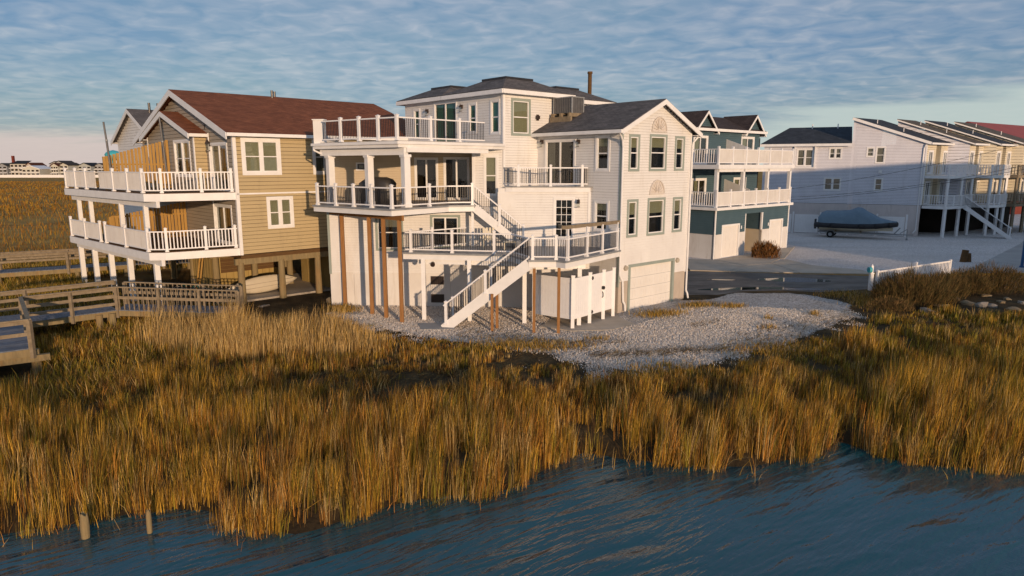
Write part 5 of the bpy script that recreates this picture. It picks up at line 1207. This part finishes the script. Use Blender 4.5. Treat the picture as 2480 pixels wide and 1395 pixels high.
wrail(BW, P3_, P3_+s3n*4.5, bz, bz, (1.02, .5), 2); MB().beam((*P3_, bz-.16), (*(P3_+s3n*5), bz-.16), .05, .26).build('joist', 'wood_pile', BW); MB().beam((*Lp, bz-.16), (*P3_, bz-.16), .05, .26).build('joist', 'wood_pile', BW)
MB().beam((*(P3_-s3*.35+np.array([.55, .1])), bz-.40), (*(P3_-s3*.35+s3n*3), bz-.40), .2, .22).build('cross_beam', 'wood_pile', BW)
for q in (P3_-s3*.35+np.array([.1, 0]), P3_-s3*.35+s3n*2.2, Rr+s2*.25-s2n*.05, Rr+s2*.25+s2n*1.0, Rr+s2*.75-s2n*.02, eH-w1d*1.6, eH-w1d*3.2+w1n*1.3, Lp+s2*1.2):
    MB().cyl((q[0], q[1], -1.0), (q[0], q[1], bz-.12 if q[0] < -16 else .25), .15, .14, 10).build('pile', 'wood_pile', BW)
RWk = thing('boardwalk', 'farther grey boardwalk with two-bar railings leading off behind the tan house', 'boardwalk', (-29, 40.5, -.4))
k0 = np.array([-36.5, 36.0]); k1 = np.array([-24.5, 43.4]); kd = (k1-k0)/np.linalg.norm(k1-k0); kn = np.array([-kd[1], kd[0]])
planks(RWk, k0, k1, kn, 1.5, .7, .7, .16, joined=True); wrail(RWk, k0, k1, .7, .7, (1.02, .6), 5); wrail(RWk, k0+kn*1.5, k1+kn*1.5, .7, .7, (1.02, .6), 5); MB().beam((*k0, .54), (*k1, .54), .05, .24).build('joist', 'wood_pile', RWk)
for t_ in (.2, .5, .78, .97):
    q = k0+(k1-k0)*t_; MB().cyl((q[0], q[1], -.8), (q[0], q[1], .45), .15, .14, 10).build('pile', 'wood_pile', RWk)
k2 = np.array([-17.5, 45.2]); wrail(RWk, k1, k2, .7, .7, (1.02, .55), 5, .2); planks(RWk, k1, k2, np.array([-.1, 1]), 1.4, .7, .7, .16, joined=True); wrail(RWk, k1+kn*1.5, k2+np.array([0, 1.4]), .7, .7, (1.02, .55), 5, .2)
# old pilings in the water
for px, py, h_, lb in ((208, 1302, .55, 'stubby weathered piling in the water, the one with the broad flat top'), (363, 1290, .52, 'thin weathered piling in the water with a split pointed top')):
    x, y = g2(px, py, WATER_Z); p = Vector((x, y, WATER_Z)); r_ = .085 if px < 300 else .055
    rg = []
    for z, k in ((-.6, 1), (0, 1.0), (h_*.4, 1.05), (h_*.8, .98), (h_, .85)):
        rg.append([(x+r_*k*(1+.18*mnoise.noise(Vector((math.cos(a)*2, math.sin(a)*2, z*4+px))))*math.cos(a)+.02*z, y+r_*k*math.sin(a), WATER_Z+z+(.05*math.sin(a*3+px) if z == h_ else 0)) for a in np.linspace(0, 2*math.pi, 13)[:-1]])
    o = MB().rings(rg).build('piling', 'wood_pile', smooth=False); tag(o, lb, 'piling')

# ================================================================== far shore: houses beyond the marsh, water tower
FD = 420.0
def fx(px): return (px-CX)/1667.0*FD
def fz(py): return CAMH+(HY-py)/1667.0*FD
def far_house(px0, px1, eave, ridge, wall, roof, label, depth=12, gable=True, win=(3, 3), base=426, off=0):
    x0, x1 = fx(px0), fx(px1); cx_ = (x0+x1)/2; zb = max(-.5, fz(base)); ze, zr = fz(eave), fz(ridge)
    o = thing('shore_house', label, 'house', (cx_, FD+off, zb), 0, 'houses along the far shore', world=False); w_ = (x1-x0)/2; he = ze-zb; hr = zr-zb
    MB().box(-w_, w_, 0, depth, -1, he).build('wall', wall, o)
    if gable:
        r_ = MB().hexa([(-w_-.5, -.6, he-.2), (0, -.6, hr), (0, depth+.5, hr), (-w_-.5, depth+.5, he-.2), (-w_-.5, -.6, he+.1), (0, -.6, hr+.3), (0, depth+.5, hr+.3), (-w_-.5, depth+.5, he+.1)]).hexa([(0, -.6, hr), (w_+.5, -.6, he-.2), (w_+.5, depth+.5, he-.2), (0, depth+.5, hr), (0, -.6, hr+.3), (w_+.5, -.6, he+.1), (w_+.5, depth+.5, he+.1), (0, depth+.5, hr+.3)]).build('roof', roof, o)
        g_ = MB(); g_.v = [(-w_, 0, he), (w_, 0, he), (0, 0, hr), (-w_, .3, he), (w_, .3, he), (0, .3, hr)]; g_.f = [(0, 1, 2), (5, 4, 3)]; g_.build('gable', wall, o)
    else:
        r_ = MB().hexa([(-w_-.6, -.6, he), (w_+.6, -.6, he), (w_-.5, depth/2, hr), (-w_+.5, depth/2, hr), (-w_-.6, -.6, he+.2), (w_+.6, -.6, he+.2), (w_-.5, depth/2, hr+.2), (-w_+.5, depth/2, hr+.2)]).build('roof', roof, o)
    nx, nz = win
    for i in range(nx):
        for k in range(nz):
            ww = 2*w_/nx; hh = he/nz; x = -w_+ww*(i+.5); z = hh*(k+.5)
            MB().box(x-ww*.28, x+ww*.28, -.25, -.02, z-hh*.24, z+hh*.24).build('window', 'interior', o)
            MB().box(x-ww*.34, x+ww*.34, -.12, .02, z-hh*.32, z-hh*.24).build('sill', 'trim_white', o)
    for k in range(1, nz): MB().box(-w_, w_, -1.4, .02, he*k/nz-.35, he*k/nz-.1).build('balcony', 'trim_white', o)
    return o
far_house(-6, 16, 402, 396, 'far_5', 'shingle_grey', 'grey house at the end of the far shore row', win=(2, 3))
h = far_house(24, 63, 397, 390, 'far_0', 'shingle_blue', 'white house with a dark blue roof and a brick chimney on the far shore', gable=False, win=(4, 3))
MB().box(-5.0, -3.9, 2, 3.4, 6, 12.2).build('chimney', 'brick_red', h)
far_house(61, 78, 402, 395, 'far_2', 'shingle_red', 'narrow brown house beside the white one on the far shore', win=(2, 3))
far_house(74, 116, 409, 402, 'far_4', 'trim_white', 'low house with a broad pale gable on the far shore', win=(4, 2), off=-8)
far_house(84, 110, 397, 391, 'far_3', 'shingle_grey', 'tall grey house rising behind the broad pale gable', win=(3, 3), off=14)
far_house(102, 132, 399, 390, 'far_3', 'shingle_grey', 'grey steep-gabled house in the middle of the far shore row', win=(3, 3), off=10)
far_house(133, 150, 402, 396, 'far_4', 'shingle_red', 'cream house with an arched gable on the far shore', win=(3, 3), off=-4)
far_house(149, 169, 400, 395, 'far_4', 'shingle_tan', 'cream balconied house next to the arched gable', win=(2, 3), off=-2)
far_house(168, 200, 402, 395, 'far_1', 'shingle_blue', 'blue-green house near the end of the far shore row', win=(3, 3), off=8)
far_house(198, 226, 402, 396, 'far_3', 'shingle_blue', 'dark grey house just beside the tan house balcony', win=(3, 3), off=12)
far_house(224, 262, 403, 397, 'far_5', 'shingle_grey', 'slate grey house half hidden by the balcony panels', win=(3, 3), off=12)
far_house(262, 330, 404, 398, 'far_1', 'shingle_grey', 'long house seen between the balcony posts', win=(5, 3), off=12)
sw_ = MB().box(fx(-40), fx(420), FD-14, FD-13, -.6, 1.4).build('seawall', 'trim_white'); tag(sw_, 'low white bulkhead along the far shore below the houses', 'wall')
WT = thing('water_tower', 'turquoise water tower rising behind the timber screen', 'water tower', ((277-CX)/1667*900, 900, 0), 0, world=False)
rg = [[(r_*math.cos(a), r_*math.sin(a), z) for a in np.linspace(0, 2*math.pi, 25)[:-1]] for z, r_ in ((13.0, 2.2), (15.5, 6.5), (18.0, 9.6), (20.5, 10.2), (23.0, 8.6), (25.0, 5.4), (26.3, .4))]
MB().rings(rg).build('tank', 'turquoise', WT, smooth=True); MB().cyl((0, 0, -1), (0, 0, 13.5), 2.0, 2.2, 14).build('stem', 'turquoise', WT)
for k in range(6): a = k*math.pi/3; MB().cyl((9.6*math.cos(a), 9.6*math.sin(a), -1), (9.4*math.cos(a), 9.4*math.sin(a), 18.5), .5, .5, 8).build('leg', 'turquoise', WT)

# ================================================================== houses across the street to the right, beyond the frame: their shade lies on the shell lot
pv = np.array([.925, .381]); lv = np.array([-.381, .925])
for k in range(3):
    c = np.array([36.0, 33.3])+pv*(k*13.3+6.4)-lv*(5+.02*k)
    o = thing('street_house', ['pale two storey house whose shade falls on the shell lot, nearest the marsh', 'pale two storey house in the middle of the shading row', 'pale two storey house at the far end of the shading row'][k], 'house', (c[0], c[1], 0), math.atan2(pv[1], pv[0]), world=False)
    dh = (0, 0, -3.0)[k]
    MB().box(-6.64, 6.64, -5, 5, 0, 9.4+dh).build('wall', 'far_0', o)
    r_ = MB().hexa([(-6.7, -5.4, 9.3+dh), (6.7, -5.4, 9.3+dh), (6.7, 0, 10.9+dh), (-6.7, 0, 10.9+dh), (-6.7, -5.4, 9.5+dh), (6.7, -5.4, 9.5+dh), (6.7, 0, 11.1+dh), (-6.7, 0, 11.1+dh)]).hexa([(-6.7, 0, 10.9+dh), (6.7, 0, 10.9+dh), (6.7, 5.4, 9.3+dh), (-6.7, 5.4, 9.3+dh), (-6.7, 0, 11.1+dh), (6.7, 0, 11.1+dh), (6.7, 5.4, 9.5+dh), (-6.7, 5.4, 9.5+dh)]).build('roof', 'shingle_grey', o); uv_roof(r_, (1, 0))
    for z in (1.2, 4.2, 7.0)[:3 if dh == 0 else 2]:
        for x in (-4.5, -1.5, 1.5, 4.5): window(o, (-6.4, -5, 1, 0), x+6.4-.6, x+6.4+.6, z, z+1.5, .1)
        for x in (-4.5, -1.5, 1.5, 4.5): window(o, (6.4, 5, -1, 0), 6.4-x-.6, 6.4-x+.6, z, z+1.5, .1)

# ================================================================== grasses
m = bpy.data.materials.new('grass'); m.use_nodes = True; t = m.node_tree; t.nodes.clear(); MATS['grass'] = m
o_ = t.nodes.new('ShaderNodeOutputMaterial'); at = t.nodes.new('ShaderNodeAttribute'); at.attribute_name = 'Col'
df = t.nodes.new('ShaderNodeBsdfDiffuse'); tl = t.nodes.new('ShaderNodeBsdfTranslucent'); mx = t.nodes.new('ShaderNodeMixShader'); mx.inputs[0].default_value = .06
t.links.new(at.outputs['Color'], df.inputs[0]); t.links.new(at.outputs['Color'], tl.inputs[0]); t.links.new(df.outputs[0], mx.inputs[1]); t.links.new(tl.outputs[0], mx.inputs[2]); t.links.new(mx.outputs[0], o_.inputs[0])
def blades(name, P, h, w, lean, col, bend=.35, parent=None, tipc=1.15):
    """one mesh of grass blades: P (n,3) roots, h heights, w widths, lean (n,2) tip offsets, col (n,3)"""
    n = len(P); yaw = RNG.uniform(0, math.pi, n); sx = np.cos(yaw)*w/2; sy = np.sin(yaw)*w/2
    V = np.zeros((n, 5, 3))
    V[:, 0] = P; V[:, 0, 0] -= sx; V[:, 0, 1] -= sy; V[:, 1] = P; V[:, 1, 0] += sx; V[:, 1, 1] += sy
    mid = P.copy(); mid[:, :2] += lean*bend; mid[:, 2] += h*.58
    V[:, 2] = mid; V[:, 2, 0] += sx*.8; V[:, 2, 1] += sy*.8; V[:, 3] = mid; V[:, 3, 0] -= sx*.8; V[:, 3, 1] -= sy*.8
    tip = P.copy(); tip[:, :2] += lean; tip[:, 2] += h; V[:, 4] = tip
    base = np.arange(n)[:, None]*5
    quads = base+np.array([0, 1, 2, 3]); tris = base+np.array([3, 2, 4])
    me = bpy.data.meshes.new(name); me.vertices.add(n*5); me.vertices.foreach_set('co', V.ravel().astype(np.float32))
    loops = np.concatenate([quads, tris], 1).ravel(); me.loops.add(len(loops)); me.loops.foreach_set('vertex_index', loops.astype(np.int32))
    me.polygons.add(n*2); st = (np.arange(n)[:, None]*7+np.array([0, 4])).ravel(); me.polygons.foreach_set('loop_start', st.astype(np.int32)); me.polygons.foreach_set('loop_total', np.tile([4, 3], n).astype(np.int32))
    ca = me.color_attributes.new('Col', 'FLOAT_COLOR', 'POINT'); C = np.ones((n, 5, 4)); C[:, :, :3] = col[:, None, :]; C[:, 4, :3] *= tipc
    ca.data.foreach_set('color', C.ravel().astype(np.float32)); me.materials.append(MATS['grass']); me.update(calc_edges=True); me.validate()
    return link(name, me, parent)
GOLD, RUST, OLIVE, STRAW, BROWN, GREEN = map(np.array, ((.50, .29, .045), (.44, .20, .040), (.19, .15, .027), (.56, .39, .16), (.17, .095, .035), (.31, .25, .035)))
def pick(n, weights, cols):
    wts = np.stack(weights, 1).astype(float); wts = np.clip(wts, .001, None); wts /= wts.sum(1, keepdims=True); cum = wts.cumsum(1); r_ = RNG.random(n)[:, None]; k = (r_ > cum).sum(1).clip(0, len(cols)-1)
    return np.array(cols)[k]*RNG.uniform(.72, 1.22, (n, 1))
def sample(n, x0, x1, y0, y1):
    return RNG.uniform(x0, x1, n), RNG.uniform(y0, y1, n)
# --- the marsh sward between the water and the shells: tussocks of many stalks
x, y = sample(60000, -24, 36, 12.8, 34)
ys = shore(x); yl = lot(x)-.25+2.6*(vnoise(x, y, 1.6, 5)-.5)+1.0*(vnoise(x, y, .6, 55)-.5)
edge_ = ys+.70*(vnoise(x, y, .9, 9)-.62)
ok = (y > edge_) & (y < yl) & (np.abs(x) < .80*y+1.5)
def off_boardwalk(x, y):
    a = (x+19.95)*.606+(y-26.97)*-.795; c_ = (x+19.95)*-.795+(y-26.97)*-.606
    return ~((a > -.3) & (a < 5.3) & (c_ > -.15))
ok &= off_boardwalk(x, y)
mat_ = np.clip((vnoise(x*.6, y, 2.2, 14)-.58)/.2, 0, 1)*np.clip((y-ys-3)/2, 0, 1)
ok &= RNG.random(len(x)) < np.clip((19.0/y)**.9, 0, 1)*np.clip(-.30+1.9*vnoise(x, y, .55, 1), .04, 1)*(1-.5*mat_)
x, y, mat_ = x[ok], y[ok], mat_[ok]; nc = len(x); ys = shore(x); yl = lot(x); f = np.clip((y-ys)/(yl-ys), 0, 1)
tall = 1.16-.62*np.clip((f-.35)/.4, 0, 1)-.30*np.clip((f-.75)/.25, 0, 1); tall = np.where(x > 13, np.maximum(tall, .86-.3*np.clip((f-.8)/.2, 0, 1)), tall)
hc = tall*(.42+.8*vnoise(x, y, 1.7, 6)+.45*(vnoise(x, y, .45, 7)-.5))*RNG.uniform(.8, 1.1, nc)*(1-.45*mat_)
right = np.clip((x-9)/6, 0, 1); left = np.clip((-4-x)/6, 0, 1); cn = vnoise(x, y, 2.4, 11); mid_ = np.clip(1-np.abs(x+1)/8, 0, 1)
cc = pick(nc, (1.1+.6*left*(1-f)+1.0*(cn > .55), .25+1.2*mid_*(cn > .35)+.3*(1-f), .30+1.1*f*left+.9*right*f+.3*(cn < .4), .20+.15*mid_, .35+.8*mat_+1.3*np.clip(1-np.abs(f-.62)/.3, 0, 1)*(1-.6*right), .25+.9*right*(.4+f)+.4*left*f), (GOLD, RUST, OLIVE, STRAW, BROWN, GREEN))
lc_ = np.stack([RNG.normal(.05, .06, nc), RNG.normal(-.01, .05, nc)], 1)
K = 22; idx = np.repeat(np.arange(nc), K); n = len(idx); ra = RNG.uniform(0, 6.28, n); rr = np.sqrt(RNG.random(n))*RNG.uniform(.10, .24, nc)[idx]
x2 = x[idx]+rr*np.cos(ra); y2 = y[idx]+rr*np.sin(ra); h = hc[idx]*RNG.uniform(.45, 1.12, n)
lean = (lc_[idx]+np.stack([np.cos(ra), np.sin(ra)], 1)*(rr*.55)[:, None]+RNG.normal(0, .055, (n, 2))*(1+3.0*mat_[idx])[:, None])*h[:, None]
bn_ = RNG.random(n) < .06; lean[bn_] *= 4.0; h[bn_] *= .72
col = cc[idx]*RNG.uniform(.45, 1.55, (n, 1)); st_ = RNG.random(n) < .10; col[st_] = STRAW*RNG.uniform(.7, 1.2, (st_.sum(), 1)); dk = RNG.random(n) < .16; col[dk] = BROWN*.7
P = np.stack([x2, y2, ground_z(x2, y2)-.04], 1)
gr = blades('marsh_grass', P, h, RNG.uniform(.006, .016, n)*np.clip(y2/18, .8, 1.6), lean, col); gr['kind'] = 'stuff'
tag(gr, 'golden and rust coloured marsh grass between the water and the shells', 'grass')
print('marsh blades', n)
# --- stalks standing in the shallows
x, y = sample(14000, -14, 20, 12, 19); d_ = shore(x)-y; ok = (d_ > -.1) & (d_ < .9) & (RNG.random(len(x)) < np.clip(1.2*vnoise(x, y, .8, 41)-.55, 0, 1)*np.clip(1-d_, 0, 1)); x, y = x[ok], y[ok]; n = len(x)
h = RNG.uniform(.3, .9, n); lean = RNG.normal(0, .3, (n, 2))*h[:, None]; col = pick(n, (np.ones(n), np.ones(n), np.ones(n)*.6), (GOLD, RUST, STRAW))
o = blades('marsh_grass', np.stack([x, y, np.full(n, WATER_Z-.15)], 1), h, RNG.uniform(.008, .016, n), lean, col); o['kind'] = 'stuff'; tag(o, 'sparse stalks leaning out of the shallow water at the bank', 'grass')
# --- straw-coloured reeds in front of the houses
x, y = sample(60000, -17, -2.5, 22, 33.2)
u_ = (x+9.5)/6.0; cy_ = 26.3-.12*(x+9.5)
ok = (np.abs(u_) < 1) & (np.abs(y-cy_) < (1.5+.10*(-5-x).clip(0, 9))*np.sqrt(np.clip(1-u_**2, 0, 1))+.5*(vnoise(x, y, 1, 4)-.5)) & (y < lot(x)-.1+.4*vnoise(x, y, .8, 3))
ok &= ~((x < -11.2) & (y > 30.2+(x+17.5)*.62-.3))
ok &= RNG.random(len(x)) < np.clip(.15+1.0*vnoise(x, y, 1.0, 8), .1, 1)*np.clip(2.2*(1-np.abs(u_)), .08, 1)
x, y, u_ = x[ok], y[ok], u_[ok]; n = len(x); h = 1.4*RNG.uniform(.55, 1.15, n)*(.6+.65*vnoise(x, y, 1.4, 2))*np.clip(1.6*(1-u_), .3, 1); lean = np.stack([RNG.normal(.05, .10, n), RNG.normal(0, .09, n)], 1)*h[:, None]
col = pick(n, (np.full(n, 1.1), np.full(n, .35), np.full(n, .35), np.full(n, .15)), (STRAW*1.2, np.array((.46, .30, .12)), BROWN, GOLD))
P = np.stack([x, y, ground_z(x, y)-.03], 1); rd_ = blades('reeds', P, h, RNG.uniform(.010, .022, n), lean, col, .25); rd_['kind'] = 'stuff'; tag(rd_, 'dry straw-coloured reeds in front of the tan house and its boardwalk', 'reeds')
# --- grass round the boardwalk and below the balconies
x, y = sample(120000, -40, -13.2, 20, 52)
ok = (np.abs(x) < .80*y+2) & (y > 18) & ~((x > -24) & (y > 33+(x+14)*-.6) & (x > -15.5))
inb = ((x-(-17.47))*w1n[0]+(y-29.35)*w1n[1] > -.05) & ((x+17.47)*w1n[0]+(y-29.35)*w1n[1] < 1.4) & (x > -17.5) & (x < -13)
inp = (((x-Lp[0])*s3[0]+(y-Lp[1])*s3[1]) > -.2) & (((x-Lp[0])*s3[0]+(y-Lp[1])*s3[1]) < 5.3) & (((x-Lp[0])*s3n[0]+(y-Lp[1])*s3n[1]) > -.1)
q_ = ((x-Rr[0])*s2[0]+(y-Rr[1])*s2[1]); r_ = ((x-Rr[0])*s2n[0]+(y-Rr[1])*s2n[1]); ins2 = (q_ > -1) & (q_ < 6.2) & (r_ > -.1) & (r_ < 2.0)
lx = (x-TB[0])*td[0]+(y-TB[1])*td[1]; ly = (x-TB[0])*tn[0]+(y-TB[1])*tn[1]; und = (lx > -4.2) & (ly > -.3) & (ly < 15) & (lx < 14)
ok &= ~inb & ~inp & ~ins2 & ~und & (RNG.random(len(x)) < np.clip(.25+vnoise(x, y, 1.8, 12), 0, 1)*np.clip(30/y, 0, 1))
x, y = x[ok], y[ok]; n = len(x); h = .62*RNG.uniform(.5, 1.15, n)*(.6+.7*vnoise(x, y, 2.5, 13)); lean = RNG.normal(0, .22, (n, 2))*h[:, None]
cn = vnoise(x, y, 3, 15); col = pick(n, (.5+.0*x, .35+.6*(cn > .5), .45+.7*(cn < .45), .35+0*x, .5+0*x), (GOLD, GREEN, OLIVE, STRAW, BROWN))
P = np.stack([x, y, ground_z(x, y)-.03], 1); o = blades('marsh_grass', P, h, RNG.uniform(.014, .03, n), lean, col); o['kind'] = 'stuff'; tag(o, 'low olive and straw grass growing round the boardwalks', 'grass')
# --- the open marsh beyond
x, y = sample(300000, -230, -14, 50, 300)
ok = (x > -.80*y-2) & (x < -.30*y-.5) & (RNG.random(len(x)) < np.clip(55/y, .22, 1)*np.clip(.2+vnoise(x, y*1.0, 6, 21), 0, 1))
x, y = x[ok], y[ok]; n = len(x); h = .55*RNG.uniform(.6, 1.2, n)*(.5+.9*vnoise(x, y, 7, 22)); lean = RNG.normal(0, .2, (n, 2))*h[:, None]
cn = vnoise(x, y*2.2, 14, 23); col = pick(n, (.8+0*x, .35+.8*(cn > .55), .5+.8*(cn < .4)), (GOLD*.72, RUST*.7, BROWN)); P = np.stack([x, y, ground_z(x, y)-.03], 1)
o = blades('marsh_grass', P, h, RNG.uniform(.03, .06, n)*np.clip(y/60, 1, 3), lean, col); o['kind'] = 'stuff'; tag(o, 'wide golden marsh stretching away to the far shore', 'grass')
# --- tufts on the shells and along the apron
pts = []
for (px, py, sx, sy, k) in ((1600, 768, 60, 8, 900), (1690, 748, 45, 9, 800), (1770, 752, 35, 6, 450), (1450, 822, 30, 3, 110), (1860, 782, 12, 3, 60), (1972, 768, 14, 5, 120), (2030, 715, 60, 8, 700), (830, 752, 40, 10, 1200), (1860, 800, 20, 3, 90), (2090, 730, 40, 18, 900), (1620, 905, 150, 22, 1600), (1900, 850, 120, 18, 1800), (1270, 840, 150, 14, 2200)):
    for _ in range(k):
        q = G(px+RNG.normal(0, sx*.5), py+RNG.normal(0, sy*.5)); pts.append(q[:2])
pts = np.array(pts); x, y = pts[:, 0], pts[:, 1]; n = len(x); h = .20*RNG.uniform(.5, 1.5, n); lean = RNG.normal(0, .3, (n, 2))*h[:, None]
col = pick(n, (.6+0*x, .5+0*x, .6+0*x, .4+0*x), (GOLD, OLIVE, STRAW, BROWN)); P = np.stack([x, y, ground_z(x, y)-.02], 1)
o = blades('grass_tufts', P, h, RNG.uniform(.012, .025, n), lean, col); o['kind'] = 'stuff'; tag(o, 'scattered dry tufts on the shells beside the garage apron', 'grass')
# --- flattened stems and wrack washed up along the shells
wp = []
for (a, c_, k, sp) in (((1420, 868), (1760, 852), 900, 5), ((1100, 812), (1420, 848), 700, 8), ((1760, 850), (2060, 770), 900, 14), ((1380, 838), (1520, 832), 160, 3), ((1660, 800), (1740, 792), 90, 3), ((700, 905), (1300, 880), 900, 14), ((60, 920), (620, 905), 900, 16), ((1640, 985), (2100, 960), 500, 12)):
    for _ in range(k):
        t_ = RNG.random(); q = G(a[0]+(c_[0]-a[0])*t_+RNG.normal(0, 8), a[1]+(c_[1]-a[1])*t_+RNG.normal(0, sp), -.1); wp.append(q[:2])
wp = np.array(wp); x, y = wp[:, 0], wp[:, 1]; n = len(x); h = RNG.uniform(.02, .10, n); an_ = RNG.normal(.1, .55, n); ln_ = RNG.uniform(.15, .55, n); lean = np.stack([np.cos(an_), np.sin(an_)], 1)*ln_[:, None]
col = pick(n, (np.ones(n), np.ones(n)*.8, np.ones(n)*.5), (BROWN, STRAW*.6, BROWN*.6)); o = blades('wrack', np.stack([x, y, ground_z(x, y)+.015], 1), h, RNG.uniform(.015, .03, n), lean, col); o['kind'] = 'stuff'; tag(o, 'flattened brown stems and wrack lying along the edge of the shells', 'wrack')
# --- loose shells lying on the heap, real chips with their own edges
def chips(name, x, y, s, label):
    n = len(x); z = ground_z(x, y); a = RNG.uniform(0, 6.28, n); til = RNG.normal(0, 1.1, (n, 2)); V = np.zeros((n, 4, 3))
    for k, (ca_, sa_) in enumerate(((1, 0), (0, .7), (-1, 0), (0, -.7))):
        dx = s*(ca_*np.cos(a)-sa_*np.sin(a)); dy = s*(ca_*np.sin(a)+sa_*np.cos(a)); V[:, k, 0] = x+dx; V[:, k, 1] = y+dy; V[:, k, 2] = z+.008+s*.35+dx*til[:, 0]+dy*til[:, 1]
    me = bpy.data.meshes.new(name); me.vertices.add(n*4); me.vertices.foreach_set('co', V.ravel().astype(np.float32)); me.loops.add(n*4); me.loops.foreach_set('vertex_index', np.arange(n*4, dtype=np.int32)); me.polygons.add(n)
    me.polygons.foreach_set('loop_start', np.arange(0, n*4, 4, dtype=np.int32)); me.polygons.foreach_set('loop_total', np.full(n, 4, np.int32))
    c = RNG.uniform(.62, .96, n); C = np.ones((n, 4, 4)); C[:, :, 0] = c[:, None]; wm_ = RNG.uniform(.84, .96, n); C[:, :, 1] = (c*wm_)[:, None]; C[:, :, 2] = (c*wm_**2.2)[:, None]
    ca = me.color_attributes.new('Col', 'FLOAT_COLOR', 'POINT'); ca.data.foreach_set('color', C.ravel().astype(np.float32)); me.materials.append(MATS['grass']); me.update(calc_edges=True)
    o = link(name, me); o['kind'] = 'stuff'; tag(o, label, 'shells')
x, y = sample(620000, -8.5, 18, 21.5, 37.5); nA = vnoise(x, y, 1.3, 51)-.5+.6*(vnoise(x, y, .45, 52)-.5); nB = vnoise(x, y, 1.3, 53)-.5+.6*(vnoise(x, y, .45, 54)-.5); spread = RNG.normal(0, .28, (2, len(x)))
ok = in_poly(x+2.0*nA+spread[0], y+2.0*nB+spread[1], SHELL) & (RNG.random(len(x)) < np.clip(.1+1.2*vnoise(x, y, 1.5, 30), 0, 1)); lx = (x-A2[0])*U2[0]+(y-A2[1])*U2[1]; ly = (x-A2[0])*V2[0]+(y-A2[1])*V2[1]
ok &= ~((lx > -.1) & (ly > -.1)) & (lx+ly < 1.75); ok &= ~in_poly(x, y, [(1.2, 28.9), (2.6, 28.0), (4.3, 28.2), (6.2, 29.9), (9.7, 33.8), (8.7, 34.9), (5.1, 31.65), (3.2, 33.0)]) & ~in_poly(x, y, [(-4.2, 29.5), (-3.9, 28.35), (-2.5, 28.4), (-2.4, 29.6)])
x, y = x[ok], y[ok]; chips('shells', x, y, RNG.uniform(.008, .025, len(x)), 'crushed white shells heaped round the white house')
print('chips', len(x))
# --- shrubs
def shrub(x, y, rx, ry, hgt, n, cols, label, name='shrub', tw=.014, group=None, up=.5):
    z = float(ground_z(x, y)); o = thing(name, label, 'shrub', (x, y, z), group=group)
    st = MB()
    for k in range(14):
        a = RNG.uniform(0, 6.28); r_ = RNG.uniform(.3, .8); st.path([(x+RNG.normal(0, .1), y+RNG.normal(0, .1), z-.05), (x+rx*.4*r_*math.cos(a), y+ry*.4*r_*math.sin(a), z+hgt*.45), (x+rx*.8*r_*math.cos(a), y+ry*.8*r_*math.sin(a), z+hgt*.82)], .014, 5)
    st.build('stems', 'board_dark', o, 'stuff')
    a = RNG.uniform(0, 6.28, n); r_ = np.sqrt(RNG.random(n)); lump = .75+.5*vnoise(np.cos(a)*1.6+x, np.sin(a)*1.6+y, .6, 3)
    bx_ = x+rx*r_*np.cos(a)*lump; by_ = y+ry*r_*np.sin(a)*lump; top_ = hgt*np.sqrt(np.clip(1-(r_*.9)**2, .02, 1))*lump
    bz_ = z+top_*RNG.uniform(.0, .86, n)**.8; hh = RNG.uniform(.18, .42, n)*hgt*.6
    out_ = np.stack([np.cos(a), np.sin(a)], 1)*(r_*hh*(1-up)*1.2)[:, None]+RNG.normal(0, .22, (n, 2))*hh[:, None]
    col = np.array(cols)[RNG.integers(0, len(cols), n)]*RNG.uniform(.7, 1.3, (n, 1))
    blades('foliage', np.stack([bx_, by_, bz_], 1), hh, RNG.uniform(tw*.6, tw*1.5, n), out_, col, parent=o)
    return o
SG = [(.13, .085, .038), (.10, .075, .032), (.19, .12, .05), (.085, .075, .03)]
shrub(20.3, 33.9, 1.9, 1.3, 1.75, 9000, SG, 'biggest brown shrub in front of the picket fence')
shrub(22.9, 36.0, 1.5, 1.2, 1.45, 6000, SG, 'brown shrub growing through the middle of the picket fence')
shrub(25.0, 37.0, 1.5, 1.2, 1.35, 6000, SG, 'olive brown shrub behind the row of rocks')
shrub(27.3, 37.6, 1.6, 1.2, 1.5, 6000, SG, 'olive shrub at the far end of the rocks by the street')
shrub(22.2, 34.3, .8, .6, .8, 2000, SG, 'small dark shrub between the rocks')
shrub(18.4, 32.2, 1.0, .7, .7, 2500, SG+[(.26, .16, .07)], 'low pinkish brown shrub at the edge of the shells')
shrub(19.4, 51.4, 1.05, .8, 1.35, 2200, [(.20, .085, .03), (.26, .13, .045), (.13, .07, .03)], 'twiggy rust brown bush beside the concrete drive of the teal house', tw=.035, up=.75)
